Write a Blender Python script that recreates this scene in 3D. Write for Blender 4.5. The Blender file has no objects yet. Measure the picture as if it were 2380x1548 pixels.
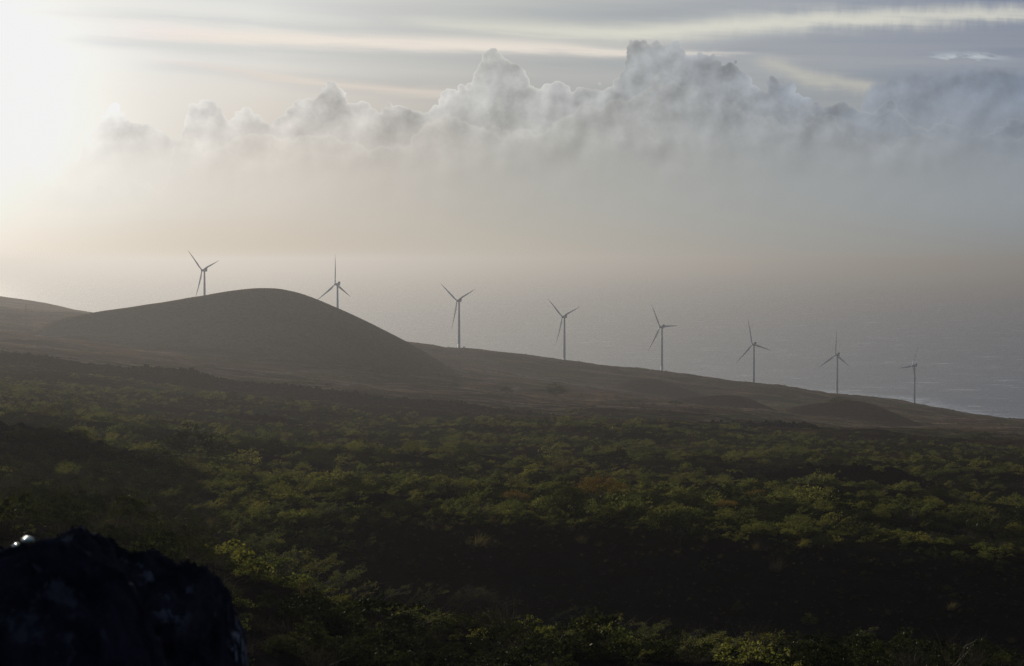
import bpy, math, random
import numpy as np
from mathutils import Vector, Matrix
C = bpy.context.scene
COL = C.collection
R = math.radians

# ------------------------------------------------------------------ camera
EYE = 330.0                      # metres above the sea
FPX = 4760.0                     # focal length in units of a 2380 px wide picture
TH = math.atan(170.0 / FPX)      # camera pitch, down
cam_d = bpy.data.cameras.new("camera")
cam = bpy.data.objects.new("camera", cam_d); COL.objects.link(cam); C.camera = cam
cam.location = (0, 0, EYE); cam.rotation_euler = (math.pi / 2 - TH, 0, 0)
cam_d.lens = 72.0; cam_d.sensor_width = 36.0
cam_d.clip_start = 0.1; cam_d.clip_end = 400000
cam_d.dof.use_dof = True; cam_d.dof.focus_distance = 1500; cam_d.dof.aperture_fstop = 5.6

# ------------------------------------------------------------------ render + exposure
C.render.engine = 'CYCLES'
C.cycles.use_denoising = True; C.cycles.denoising_input_passes = 'RGB_ALBEDO_NORMAL'; C.cycles.denoising_prefilter = 'NONE'; C.cycles.use_adaptive_sampling = False
C.cycles.max_bounces = 5; C.cycles.diffuse_bounces = 2; C.cycles.glossy_bounces = 2
C.cycles.transmission_bounces = 3; C.cycles.volume_bounces = 0; C.cycles.transparent_max_bounces = 8
C.view_settings.view_transform = 'Standard'; C.view_settings.look = 'None'
C.view_settings.exposure = 0.0; C.view_settings.gamma = 1.0; C.view_settings.use_curve_mapping = False

# ------------------------------------------------------------------ sun
SUN_AZ, SUN_EL = R(-17.0), R(7.0)        # bearing from +Y (right positive), height
sl = bpy.data.lights.new("sun", 'SUN'); sl.energy = 3.0; sl.angle = R(0.6); sl.color = (1.0, 0.89, 0.73)
sun = bpy.data.objects.new("sun", sl); COL.objects.link(sun)
sd = Vector((math.sin(SUN_AZ) * math.cos(SUN_EL), math.cos(SUN_AZ) * math.cos(SUN_EL), math.sin(SUN_EL)))
sun.rotation_euler = sd.to_track_quat('Z', 'Y').to_euler(); sun.location = (0, 0, 500)

def lin(c):
    return tuple(((v / 255.0) / 12.92 if v <= 10.3 else ((v / 255.0 + 0.055) / 1.055) ** 2.4) for v in c)

# ------------------------------------------------------------------ node helper
class NT:
    def __init__(s, tree): s.t = tree; s.n = tree.nodes; s.l = tree.links
    def new(s, typ, **kw):
        n = s.n.new(typ)
        for k, v in kw.items(): setattr(n, k, v)
        return n
    def put(s, sock, v):
        if isinstance(v, bpy.types.NodeSocket): s.l.new(v, sock)
        elif v is not None: sock.default_value = v
    def m(s, op, a, b=None, c=None, clamp=False):
        n = s.new('ShaderNodeMath', operation=op, use_clamp=clamp)
        s.put(n.inputs[0], a); s.put(n.inputs[1], b); s.put(n.inputs[2], c)
        return n.outputs[0]
    def add(s, a, b): return s.m('ADD', a, b)
    def sub(s, a, b): return s.m('SUBTRACT', a, b)
    def mul(s, a, b): return s.m('MULTIPLY', a, b)
    def mr(s, v, a, b, c=0.0, d=1.0, smooth=True):
        n = s.new('ShaderNodeMapRange', interpolation_type='SMOOTHSTEP' if smooth else 'LINEAR')
        for i, x in enumerate((v, a, b, c, d)): s.put(n.inputs[i], x)
        return n.outputs[0]
    def mix(s, f, a, b, mode='MIX'):
        n = s.new('ShaderNodeMix', data_type='RGBA', blend_type=mode)
        for i, x in zip((0, 6, 7), (f, a, b)):
            if isinstance(x, tuple) and len(x) == 3: x = (*x, 1)
            s.put(n.inputs[i], x)
        return n.outputs[2]
    def xyz(s, x, y, z=0.0):
        n = s.new('ShaderNodeCombineXYZ')
        for i, v in enumerate((x, y, z)): s.put(n.inputs[i], v)
        return n.outputs[0]
    def noise(s, vec, scale, detail=4, rough=0.5, dist=0.0, color=False, lac=2.0):
        n = s.new('ShaderNodeTexNoise'); s.put(n.inputs['Vector'], vec)
        n.inputs['Scale'].default_value = scale; n.inputs['Detail'].default_value = detail
        n.inputs['Roughness'].default_value = rough; n.inputs['Distortion'].default_value = dist
        n.inputs['Lacunarity'].default_value = lac
        return n.outputs['Color' if color else 'Fac']
    def ramp(s, f, stops, interp='LINEAR'):
        n = s.new('ShaderNodeValToRGB'); s.put(n.inputs[0], f); cr = n.color_ramp; cr.interpolation = interp
        while len(cr.elements) < len(stops): cr.elements.new(1.0)
        for e, (p, c) in zip(cr.elements, stops):
            e.position = p; e.color = (*c, 1)
        return n.outputs[0]
    def curve(s, f, pts):
        n = s.new('ShaderNodeFloatCurve'); s.put(n.inputs[1], f); cu = n.mapping.curves[0]
        n.mapping.use_clip = False
        cu.points[0].location = pts[0]; cu.points[1].location = pts[-1]
        for p in pts[1:-1]: cu.points.new(*p)
        for p in cu.points: p.handle_type = 'AUTO_CLAMPED'
        n.mapping.update()
        return n.outputs[0]

# ------------------------------------------------------------------ sky
def build_world():
    w = bpy.data.worlds.new("World"); C.world = w; w.use_nodes = True
    k = NT(w.node_tree); k.n.clear()
    out = k.new('ShaderNodeOutputWorld'); bg = k.new('ShaderNodeBackground'); k.l.new(bg.outputs[0], out.inputs[0])
    tc = k.new('ShaderNodeTexCoord'); sep = k.new('ShaderNodeSeparateXYZ'); k.l.new(tc.outputs['Generated'], sep.inputs[0])
    X, Y, Z = sep.outputs
    az = k.m('ARCTAN2', X, Y); el = k.m('ARCSINE', Z)
    A = lambda px: math.atan((px - 1190) / FPX)
    E = lambda py: math.atan((604 - py) / FPX)
    # base sky: falls off with bearing from the sun and with height
    daz = k.m('ABSOLUTE', k.sub(az, SUN_AZ)); daz = k.m('MINIMUM', daz, k.sub(6.28319, daz))
    f = k.m('POWER', k.mul(daz, 1 / math.pi), 0.5)
    def rp(st): return k.ramp(f, [(math.sqrt(d / math.pi), lin(c)) for d, c in st])
    hor = rp([(0, (234, 224, 210)), (.052, (227, 217, 202)), (.145, (207, 195, 176)), (.297, (183, 176, 164)), (.425, (158, 157, 151)), (.542, (137, 140, 141)), (1.0, (106, 112, 121)), (3.14, (106, 115, 132))])
    mid = rp([(0, (228, 224, 216)), (.10, (224, 220, 212)), (.175, (214, 206, 196)), (.235, (196, 189, 180)), (.297, (179, 177, 170)), (.425, (160, 163, 162)), (.542, (149, 155, 160)), (1.0, (106, 113, 125)), (3.14, (106, 116, 136))])
    top = rp([(0, (226, 226, 223)), (.11, (224, 224, 221)), (.175, (224, 224, 220)), (.235, (203, 204, 201)), (.297, (184, 187, 186)), (.36, (166, 171, 175)), (.425, (143, 152, 165)), (.542, (110, 124, 149)), (1.0, (88, 101, 124)), (3.14, (88, 101, 128))])
    base = k.mix(k.mr(el, 0.0, E(390)), hor, mid)
    base = k.mix(k.mr(el, E(330), E(60)), base, top)
    st = k.new('ShaderNodeTexSky', sky_type='NISHITA'); st.sun_disc = False
    st.sun_elevation = SUN_EL; st.sun_rotation = SUN_AZ; st.altitude = 300; st.dust_density = 2.0
    sky = k.mix(1.0, st.outputs[0], (0.05, 0.05, 0.055), 'MULTIPLY')
    base = k.mix(k.mr(el, 0.16, 0.7), base, sky)
    # glare of the veiled sun
    ang = k.m('SQRT', k.add(k.m('POWER', k.sub(az, A(-130)), 2.0), k.m('POWER', k.mul(k.sub(el, E(235)), 1.15), 2.0)))
    gl = k.m('EXPONENT', k.mul(k.m('POWER', k.m('DIVIDE', ang, 0.078), 2.0), -1.0)); gl2 = k.m('EXPONENT', k.mul(k.m('DIVIDE', ang, 0.10), -1.0))
    gsum = k.add(k.mul(gl, 0.36), k.mul(gl2, 0.05))
    glare = k.mix(1.0, k.xyz(1.0, .98, .93), k.xyz(gsum, gsum, gsum), 'MULTIPLY')
    base = k.mix(1.0, base, glare, 'ADD')
    # ---- high layered cloud: long streaks
    n1 = k.noise(k.xyz(k.mul(az, 2.6), k.mul(k.add(el, k.mul(az, 0.035)), 46), 3.1), 1.0, 6, 0.55, 0.25)
    n2 = k.noise(k.xyz(k.mul(az, 9), k.mul(k.add(el, k.mul(az, 0.05)), 120), 7.7), 1.0, 5, 0.6, 0.4)
    nv = k.noise(k.xyz(k.mul(az, 150), k.mul(el, 45), 5.5), 1.0, 4, 0.6)
    wob = k.add(k.mul(k.sub(n2, 0.5), 0.009), k.mul(k.mul(k.sub(nv, 0.5), k.mr(az, 0.02, 0.2)), 0.005))
    un = k.mr(az, -0.30, 0.30, 0, 1, False)
    un2 = lambda px: (A(px) + 0.30) / 0.60
    EV = lambda py: E(py) / 0.14                       # curve values 0..1
    def band(pts, ws, amp):
        c = k.mul(k.curve(un, [(un2(a), EV(b)) for a, b in pts]), 0.14)
        wd = k.mul(k.curve(un, [(un2(a), b / 100.0) for a, b in ws]), 100 / FPX)
        d = k.m('DIVIDE', k.sub(k.add(el, wob), c), k.m('MAXIMUM', wd, 1e-5))
        g = k.m('EXPONENT', k.mul(k.mul(d, d), -1.0))
        am = k.curve(un, [(un2(a), b) for a, b in amp])
        return k.mul(g, am)
    hi = base
    streak = k.mul(k.mr(n1, 0.38, 0.66), k.mr(el, E(300), E(180)))
    streak = k.mul(streak, k.m('SUBTRACT', 1.0, k.mr(el, 0.15, 0.3)))
    hi = k.mix(k.mul(streak, 0.34), hi, k.mix(0.6, hi, lin((232, 226, 214))))
    dark = k.mul(k.mr(n1, 0.52, 0.30), k.mr(el, E(330), E(200)))
    hi = k.mix(k.mul(dark, 0.20), hi, k.mix(1.0, hi, (0.72, 0.75, 0.82), 'MULTIPLY'))
    # dark bands
    D = [([(-200, 95), (130, 104), (430, 112), (800, 125), (1190, 145), (1500, 150), (1900, 110), (2500, 110)], [(-200, 10), (400, 18), (1100, 40), (1600, 45), (2500, 55)], [(-200, 0), (120, .25), (380, .75), (800, .75), (1300, .7), (1800, .6), (2500, .5)]),
         ([(-200, 45), (300, 47), (700, 66), (1000, 78), (1300, 100), (1500, 100), (2500, 100)], [(-200, 6), (300, 10), (800, 13), (1500, 14), (2500, 10)], [(-200, 0), (200, .3), (500, .6), (900, .4), (1300, .3), (1600, 0), (2500, 0)]),
         ([(-200, 170), (400, 168), (700, 190), (1000, 200), (2500, 200)], [(-200, 8), (400, 16), (1000, 20), (2500, 20)], [(-200, 0), (260, 0), (480, .6), (900, .5), (1150, 0), (2500, 0)])]
    for a, b, c in D:
        hi = k.mix(k.mul(band(a, b, c), 0.8), hi, k.mix(1.0, hi, (0.76, 0.79, 0.84), 'MULTIPLY'))
    B = [([(-200, 45), (0, 60), (430, 84), (800, 98), (1190, 109), (1450, 124), (1720, 135), (2500, 150)], [(-200, 30), (300, 18), (800, 14), (1190, 15), (1500, 10), (1720, 6), (2500, 5)], [(-200, 1), (400, 1), (1000, .95), (1450, .8), (1720, .35), (1800, 0), (2500, 0)], (240, 230, 218)),
         ([(-200, 20), (800, 40), (1100, 64), (1450, 78), (1750, 62), (2000, 50), (2380, 52), (2600, 56)], [(-200, 10), (900, 12), (1300, 22), (1600, 26), (2000, 22), (2380, 18), (2600, 18)], [(-200, 0), (800, 0), (1000, .45), (1300, .8), (1700, .9), (2100, .85), (2600, .8)], (226, 224, 210)),
         ([(-200, 140), (1650, 145), (1780, 158), (1900, 195), (2100, 228), (2300, 250), (2600, 260)], [(-200, 10), (1650, 8), (1800, 18), (2000, 16), (2200, 22), (2600, 22)], [(-200, 0), (1700, 0), (1800, .55), (1950, .6), (2150, .75), (2270, .3), (2350, 0), (2600, 0)], (214, 208, 190)),
         ([(-200, 140), (300, 145), (600, 180), (850, 208), (1100, 222), (1500, 222), (2600, 222)], [(-200, 15), (400, 12), (800, 10), (1100, 14), (2600, 14)], [(-200, .3), (300, .6), (500, .55), (800, .6), (1050, .5), (1350, 0), (2600, 0)], (236, 222, 206))]
    for a, b, c, col in B:
        g = k.mul(band(a, b, c), k.mr(n2, 0.2, 0.6, 0.55, 1.0))
        hi = k.mix(k.mul(g, 0.9), hi, k.mix(1.0, hi, lin(col), 'LIGHTEN'))
    # feathery undulation on the right band
    # ---- cumulus banks, three overlapping layers, each with a bright edge towards the sun
    P = k.xyz(az, el, 0.37)
    wn = k.noise(P, 34, 3, 0.55, 0, True)
    wf = k.noise(P, 120, 5, 0.62, 0, True)
    vo = k.new('ShaderNodeTexVoronoi', feature='SMOOTH_F1'); k.put(vo.inputs['Vector'], k.xyz(k.add(az, k.mul(k.sub(n1, .5), .01)), el, 0.1)); vo.inputs['Scale'].default_value = 95
    vo.inputs['Smoothness'].default_value = 0.25
    vo2 = k.new('ShaderNodeTexVoronoi', feature='SMOOTH_F1'); k.put(vo2.inputs['Vector'], P); vo2.inputs['Scale'].default_value = 240; vo2.inputs['Smoothness'].default_value = 0.3
    def comp(c, i):
        n = k.new('ShaderNodeSeparateColor'); k.l.new(c, n.inputs[0]); return k.sub(n.outputs[i], 0.5)
    puff = k.add(k.mul(k.sub(0.45, vo.outputs['Distance']), 0.0080), k.mul(k.sub(0.45, vo2.outputs['Distance']), 0.0048))
    # billow relief, lit from the sun side
    def relief(off):
        Pz = k.xyz(k.add(az, off[0]), k.add(el, off[1]), 1.7)
        a = k.noise(Pz, 26, 7, 0.56)
        v = k.new('ShaderNodeTexVoronoi', feature='SMOOTH_F1'); k.put(v.inputs['Vector'], k.xyz(k.add(k.add(az, off[0]), k.mul(comp(wn, 2), .016)), k.add(el, off[1]), .6)); v.inputs['Scale'].default_value = 55; v.inputs['Smoothness'].default_value = .6
        return k.sub(a, k.mul(v.outputs['Distance'], 0.42))
    rel = k.mul(k.sub(relief((0, 0)), relief((-0.0035, 0.0035))), 9.0)
    layers = [
        # back bank, right hand side, grey blue shelf
        ([(-300, 560), (1700, 420), (1950, 330), (2000, 240), (2040, 186), (2150, 166), (2250, 158), (2330, 166), (2420, 170), (2700, 180)], 0.45, (1.02, 1.02, 1.03), 0.003, 0.16, 360, 0.6),
        # main bank
        ([(-300, 420), (150, 400), (208, 300), (240, 275), (285, 258), (322, 288), (365, 284), (405, 318), (430, 290), (452, 238), (505, 240), (540, 272), (585, 244), (612, 272), (660, 262), (705, 235), (730, 212), (764, 198), (800, 222), (840, 243), (930, 236), (990, 244), (1045, 218), (1100, 186), (1112, 142), (1150, 124), (1195, 142), (1240, 182), (1290, 192), (1340, 208), (1390, 196), (1440, 176), (1462, 98), (1490, 82), (1530, 96), (1565, 92), (1600, 120), (1640, 132), (1690, 142), (1735, 176), (1775, 205), (1800, 190), (1845, 208), (1870, 232), (1950, 240), (2010, 262), (2075, 246), (2110, 285), (2190, 290), (2260, 310), (2380, 272), (2700, 250)], 1.0, (0.92, 0.925, 0.945), 0.0005, 0.62, 340, 1.0),
        # front bank, lower and softer
        ([(-300, 480), (60, 372), (120, 420), (250, 430), (320, 408), (372, 440), (395, 345), (440, 312), (500, 330), (620, 300), (700, 318), (745, 308), (800, 318), (850, 335), (930, 330), (1000, 272), (1060, 262), (1130, 290), (1200, 300), (1300, 270), (1380, 232), (1470, 215), (1540, 178), (1600, 196), (1680, 240), (1780, 262), (1850, 290), (1900, 262), (1960, 300), (2060, 330), (2160, 300), (2260, 296), (2330, 320), (2400, 296), (2700, 290)], 0.95, (0.955, 0.95, 0.95), 0.0020, 0.20, 400, 0.9),
    ]
    sky_c = hi
    for pts, rag, tint, soft, rim, fade, amt in layers:
        wx = k.mul(comp(wn, 0), 0.006 * rag); wx = k.add(wx, k.mul(comp(wf, 0), 0.005 * rag))
        u = k.mr(k.add(az, wx), -0.32, 0.34, 0, 1, False)
        hcurve = k.mul(k.curve(u, [((A(max(-325, min(2790, a))) + 0.32) / 0.66, EV(b)) for a, b in pts]), 0.14)
        t = k.add(k.sub(hcurve, el), k.add(k.mul(puff, rag), k.add(k.mul(comp(wn, 1), 0.006 * rag), k.mul(comp(wf, 1), 0.0045 * rag))))
        body = k.mr(t, 0.0, soft * 1.6)
        f_low = k.mr(el, E(fade + 210), E(fade - 90))
        lat = k.mul(k.mr(az, -0.30, -0.20), k.m('SUBTRACT', 1.0, k.mr(az, 0.9, 1.5)))
        mask = k.mul(k.mul(body, f_low), lat)
        rimv = k.mul(k.m('EXPONENT', k.mul(k.m('MAXIMUM', k.sub(t, soft), 0.0), -1 / 0.0016)), rim)
        rimv = k.mul(rimv, k.mr(az, 0.12, -0.04, 0.22, 1.0))
        c = k.mix(1.0, k.mix(k.mr(el, E(430), E(180), 0.12, 0.55), mid, top), k.mix(k.mr(el, E(470), E(260)), (.985, .985, .98), tint), 'MULTIPLY')
        c = k.mix(0.78, c, glare, 'ADD')
        lit = k.m('ADD', 1.0, k.mul(k.mul(rel, k.mr(el, E(430), E(210), 0.10, 1.0)), 0.26 * amt))
        deep = k.mr(t, 0.0, 0.006, 1.03, 0.99)
        c = k.mix(1.0, c, k.xyz(k.mul(lit, deep), k.mul(lit, deep), k.mul(lit, deep)), 'MULTIPLY')
        c = k.mix(rimv, c, k.mix(0.55, c, lin((250, 246, 238)), 'SCREEN') if False else k.mix(0.62, c, lin((246, 242, 234))))
        sky_c = k.mix(mask, sky_c, c)
    # small bright wisp above the shelf
    ww = k.noise(k.xyz(k.mul(az, 40), k.mul(k.add(el, k.mul(az, .12)), 190), 2.0), 1.0, 4, 0.6)
    wm = k.mul(k.m('EXPONENT', k.mul(k.m('POWER', k.m('DIVIDE', k.sub(az, A(2235)), 0.016), 2.0), -1)), k.m('EXPONENT', k.mul(k.m('POWER', k.m('DIVIDE', k.sub(el, E(147)), 0.0022), 2.0), -1)))
    sky_c = k.mix(k.mul(k.mul(wm, k.mr(ww, 0.46, 0.60)), 0.8), sky_c, lin((196, 203, 208)))
    sky_c = k.mix(1.0, sky_c, lin((243, 243, 243)), 'DARKEN')
    # below the horizon the world only shows past the sea's edge
    k.l.new(sky_c, bg.inputs[0]); bg.inputs[1].default_value = 1.0
    w.cycles.sampling_method = 'NONE'
build_world()

# ------------------------------------------------------------------ numpy noise
_rng = np.random.default_rng(7)
_perm = np.concatenate([p := _rng.permutation(256), p, p])
_gr = np.stack([np.cos(np.arange(256) * 2.399), np.sin(np.arange(256) * 2.399)], 1)
def perlin(x, y):
    xi = np.floor(x).astype(np.int64); yi = np.floor(y).astype(np.int64); xf = x - xi; yf = y - yi
    u = xf * xf * xf * (xf * (xf * 6 - 15) + 10); v = yf * yf * yf * (yf * (yf * 6 - 15) + 10)
    def g(ix, iy, fx, fy):
        h = _perm[(_perm[ix & 255] + iy) & 255]; gg = _gr[h]
        return gg[..., 0] * fx + gg[..., 1] * fy
    a = g(xi, yi, xf, yf); b = g(xi + 1, yi, xf - 1, yf); c = g(xi, yi + 1, xf, yf - 1); d = g(xi + 1, yi + 1, xf - 1, yf - 1)
    return (a + u * (b - a)) + v * ((c + u * (d - c)) - (a + u * (b - a)))
def fbm(x, y, scale, oct=4, gain=0.5, seed=0):
    s = 0; a = 1.0; f = 1.0 / scale
    for o in range(oct):
        s = s + a * perlin(x * f + seed * 17.3 + o * 31.7, y * f - seed * 9.1 + o * 11.9); a *= gain; f *= 2.03
    return s
def sstep(v, a, b):
    t = np.clip((v - a) / (b - a), 0, 1); return t * t * (3 - 2 * t)

# ------------------------------------------------------------------ terrain height
PX = np.array([-600, 0, 400, 800, 1190, 1600, 2000, 2380, 3000.0])
TAB = [  # distance, then for each bearing: a level (< 600, metres) or a sight line height (picture rows)
    (-80, [334] * 9), (0, [328.2] * 9), (10, [326.4] * 9), (25, [322] * 9),
    (60, [317.5, 317, 316, 313.5, 311.5, 311, 311, 311, 310]),
    (105, [1330, 1360, 1420, 1500, 1545, 1560, 1570, 1580, 1590]),
    (130, [1200, 1250, 1310, 1425, 1480, 1535, 1560, 1570, 1600]),
    (180, [1120, 1160, 1240, 1470, 1580, 1620, 1620, 1620, 1640]),
    (260, [1090, 1140, 1230, 1400, 1500, 1519, 1530, 1540, 1560]),
    (330, [1060, 1105, 1150, 1190, 1212, 1228, 1255, 1300, 1340]),
    (420, [1000, 1040, 1095, 1130, 1150, 1170, 1190, 1225, 1260]),
    (550, [985, 1015, 1060, 1090, 1108, 1120, 1140, 1172, 1200]),
    (750, [930, 955, 1005, 1035, 1055, 1070, 1088, 1115, 1140]),
    (1000, [885, 910, 962, 992, 1012, 1028, 1045, 1068, 1090]),
    (1300, [850, 868, 910, 950, 975, 994, 1012, 1040, 1062]),
    (1700, [818, 834, 866, 912, 944, 966, 1000, 1022, 1045]),
    (2100, [790, 800, 832, 872, 914, 946, 990, 1010, 1030]),
    (2500, [768, 775, 806, 845, 890, 938, 978, 998, 1015]),
    (3000, [735, 750, 782, 818, 866, 924, 948, 982, 1010]),
    (3500, [690, 718, 742, 778, 824, 868, 928, 985, 1060]),
    (3900, [690, 722, 750, 800, 852, 888, 924, 977, 1050]),
    (4300, [692, 712, 752, 120, 110, 75, 28, -6, -15]),
    (4800, [676, 690, 150, 62, 45, 30, 6, -15, -15]),
    (5400, [190, 180, 50, 20, 12, 4, -14, -15, -15]),
    (6200, [60, 20, -10, -15, -15, -15, -15, -15, -15]),
    (7400, [-15] * 9)]
TY = np.array([t[0] for t in TAB], float)
TZ = np.array([[v if v < 600 else EYE - t[0] * (v - 604) / FPX for v in t[1]] for t in TAB], float)
def _cr(p0, p1, p2, p3, x0, x1, x2, x3, x):
    t = (x - x1) / (x2 - x1); h = x2 - x1
    m1 = (p2 - p0) / np.maximum(x2 - x0, 1e-6) * h; m2 = (p3 - p1) / np.maximum(x3 - x1, 1e-6) * h
    t2 = t * t; t3 = t2 * t
    return (2 * t3 - 3 * t2 + 1) * p1 + (t3 - 2 * t2 + t) * m1 + (-2 * t3 + 3 * t2) * p2 + (t3 - t2) * m2
LY = np.log(TY + 140)
def base_z(px, y):
    px = np.clip(px, -600, 2999.9); ly = np.log(np.clip(y, -79.9, 7399) + 140)
    i = np.clip(np.searchsorted(LY, ly, side='right') - 1, 0, len(LY) - 2)
    j = np.clip(np.searchsorted(PX, px, side='right') - 1, 0, len(PX) - 2)
    def row(r):
        r = np.clip(r, 0, len(LY) - 1); j0 = np.clip(j - 1, 0, 8); j3 = np.clip(j + 2, 0, 8)
        return _cr(TZ[r, j0], TZ[r, j], TZ[r, j + 1], TZ[r, j3], PX[j0], PX[j], PX[j + 1], PX[j3], px)
    i0 = np.clip(i - 1, 0, len(LY) - 1); i3 = np.clip(i + 2, 0, len(LY) - 1)
    # slopes limited: linear far, cubic near
    return _cr(row(i0), row(i), row(i + 1), row(i3), LY[i0], LY[i], LY[i + 1], LY[i3], ly)
def smax(a, b, k):
    h = np.clip(0.5 + 0.5 * (a - b) / k, 0, 1); return b + (a - b) * h + k * h * (1 - h)
# long forms: crest line given at one distance, front slope, back slope
CONES = [  # crest points, distance, slope front, slope back, rounding
    ([(60, 775), (130, 742), (240, 722), (360, 705), (470, 687), (560, 672), (620, 668), (665, 672), (720, 689), (800, 722), (870, 755), (940, 792), (1000, 826), (1060, 862), (1120, 900)], 2650, 0.36, 0.40, 45, 9),
    ([(1375, 925), (1415, 906), (1450, 886), (1490, 877), (1530, 881), (1572, 896), (1625, 914), (1680, 935)], 2950, 0.34, 0.34, 14, 3),
    ([(1480, 945), (1560, 928), (1640, 919), (1700, 916), (1735, 922), (1780, 942), (1830, 965), (1870, 990)], 2450, 0.34, 0.34, 14, 3),
    ([(1800, 965), (1840, 946), (1900, 938), (1960, 929), (2010, 932), (2050, 948), (2110, 972), (2170, 997), (2230, 1020)], 2500, 0.33, 0.34, 18, 4)]
RIDGES = [  # crest, distance, front slope, back slope, rounding
    ([(-700, 782), (0, 820), (120, 828), (230, 848), (350, 853), (430, 857), (560, 885), (700, 898), (830, 911), (950, 931), (1150, 949), (1300, 964), (1340, 980)], 1500, 0.10, 0.5, 8),
    ([(-700, 900), (0, 922), (100, 930), (200, 960), (290, 985), (420, 1003), (600, 1012), (640, 1030)], 900, 0.12, 0.4, 6),
    ([(470, 1000), (510, 972), (560, 961), (640, 962), (690, 980), (730, 1010)], 1000, 0.14, 0.4, 5),
    ([(-700, 940), (0, 985), (60, 990), (150, 1000), (230, 1037), (330, 1052), (420, 1086), (475, 1130), (540, 1200)], 400, 0.16, 0.5, 3),
    ([(1500, 1010), (1560, 988), (1680, 983), (1740, 980), (1870, 978), (1930, 998), (1985, 1030)], 1350, 0.12, 0.5, 5),
    ([(1560, 1125), (1650, 1108), (1800, 1090), (2000, 1080), (2100, 1095), (2200, 1130), (2280, 1170)], 640, 0.15, 0.4, 4),
    ([(1980, 1060), (2060, 1031), (2140, 1036), (2200, 1046), (2280, 1080)], 1080, 0.13, 0.4, 5),
    ([(560, 1230), (700, 1160), (860, 1145), (1010, 1160), (1120, 1195), (1200, 1225)], 350, 0.2, 0.4, 3)]
TURB = [  # tower px, hub py, distance, blade angle, yaw to the line of sight
    (475.5, 628.3, 3330, 71.0, 52), (784.5, 660.6, 3410, -3.4, 48.6), (1067, 699, 3480, 66.7, 45), (1312, 736.5, 3590, 70.1, 47.6),
    (1539, 760, 3700, 88.9, 47), (1753, 800.6, 3800, 105, 40), (1947, 825, 3920, 119.7, 45), (2127, 850, 4070, 25, 60)]
HUBH = 80.0
PADS = [((t[0] - 1190) / FPX * t[2], t[2], EYE - t[2] * (t[1] - 604) / FPX - HUBH) for t in TURB]

def forms(x, y):
    """cone and ridge surfaces, and the masks that go with them"""
    return None
def height(x, y, want=False):
    x = np.asarray(x, float); y = np.asarray(y, float)
    yy = np.maximum(y, 105.0)
    px = 1190 + FPX * x / yy
    z = base_z(px, y)
    near = sstep(y, 60, 200); far = sstep(y, 300, 1500)
    amp = 0.4 + 1.6 * near + 2.5 * far
    coast = 1 - sstep(y, 4000, 4700) * 0.7
    z = z + fbm(x, y, 170, 4, 0.5, 1) * amp * 1.6 * coast + fbm(x, y, 38, 4, 0.55, 2) * (0.5 + 0.5 * near) * 1.2 * coast
    z = z + fbm(x / 2.6, y, 42, 3, .5, 6) * 3.0 * sstep(y, 330, 480) * (1 - sstep(y, 1250, 1500))
    cone = np.full_like(z, -1e3); lava = np.zeros_like(z)
    for pts, yc, sf, sb, rr, kk in CONES:
        a = np.array(pts, float); cx = (a[:, 0] - 1190) / FPX * yc; cz = EYE - yc * (a[:, 1] - 604) / FPX
        # smooth crest line
        top = sum(np.interp(x + o, cx, cz, left=cz[0] - 60, right=cz[-1] - 60) for o in (-14, -7, 0, 7, 14)) / 5
        ins = (x > cx[0]) & (x < cx[-1])
        d = y - yc - fbm(x, y, 120, 2, 0.5, 5) * 10
        drop = np.where(d < 0, sf, sb) * (np.sqrt(d * d + rr * rr) - rr)
        c = np.where(ins, top - drop, -1e3) + fbm(x, y, 40, 3, .5, 9) * 0.5
        zz = np.where(c > z - kk, smax(c, z, kk), z)
        cone = np.maximum(cone, c - z); z = zz
    for i, (pts, yc, sf, sb, rr) in enumerate(RIDGES):
        a = np.array(pts, float); cx = (a[:, 0] - 1190) / FPX * yc; cz = EYE - yc * (a[:, 1] - 604) / FPX
        top = np.interp(x, cx, cz, left=-500, right=-500)
        wig = fbm(x, y * 0, yc * 0.06, 3, .5, 20 + i) * yc * 0.03
        d = y - yc - wig
        drop = np.where(d < 0, sf, sb) * (np.sqrt(d * d + rr * rr) - rr)
        c = top - drop
        rough = (np.abs(fbm(x, y, 9, 4, .55, 30 + i)) * 3.2 - .8) * min(1, yc / 900 + .25)
        on = sstep(c - z, -1.5, 1.0)
        on = on * np.exp(-np.abs(d) / (yc * .07)); zz = smax(c, z, 1.2) + rough * on * 0.9
        z = np.where(c > z - 2, zz, z); lava = np.maximum(lava, on)
    for bx, by, bz in PADS:
        w = np.exp(-((x - bx) ** 2 + (y - by) ** 2) / 45.0 ** 2); z = z * (1 - w) + bz * w
    if want:
        return z, lava, cone
    return z
def P2W(px, py, y):
    xc = (px - 1190) / FPX; yc = (774 - py) / FPX
    dy = math.cos(TH) + yc * math.sin(TH); dz = -math.sin(TH) + yc * math.cos(TH)
    return (xc / dy * y, y, EYE + dz / dy * y)
YS = np.exp(np.linspace(math.log(108), math.log(5200), 1400))
def ground_at(px, py, ymin=108, ymax=5200):
    """where the sight line of a picture point meets the ground"""
    xc = (px - 1190) / FPX; yc = (774 - py) / FPX
    dy = math.cos(TH) + yc * math.sin(TH); dz = -math.sin(TH) + yc * math.cos(TH)
    ys = YS[(YS >= ymin) & (YS <= ymax)]; xs = xc / dy * ys; zs = EYE + dz / dy * ys
    h = height(xs, ys); hit = np.nonzero(h >= zs)[0]
    i = hit[0] if len(hit) else int(np.argmin(np.abs(h - zs)))
    return float(xs[i]), float(ys[i]), float(h[i])

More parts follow.
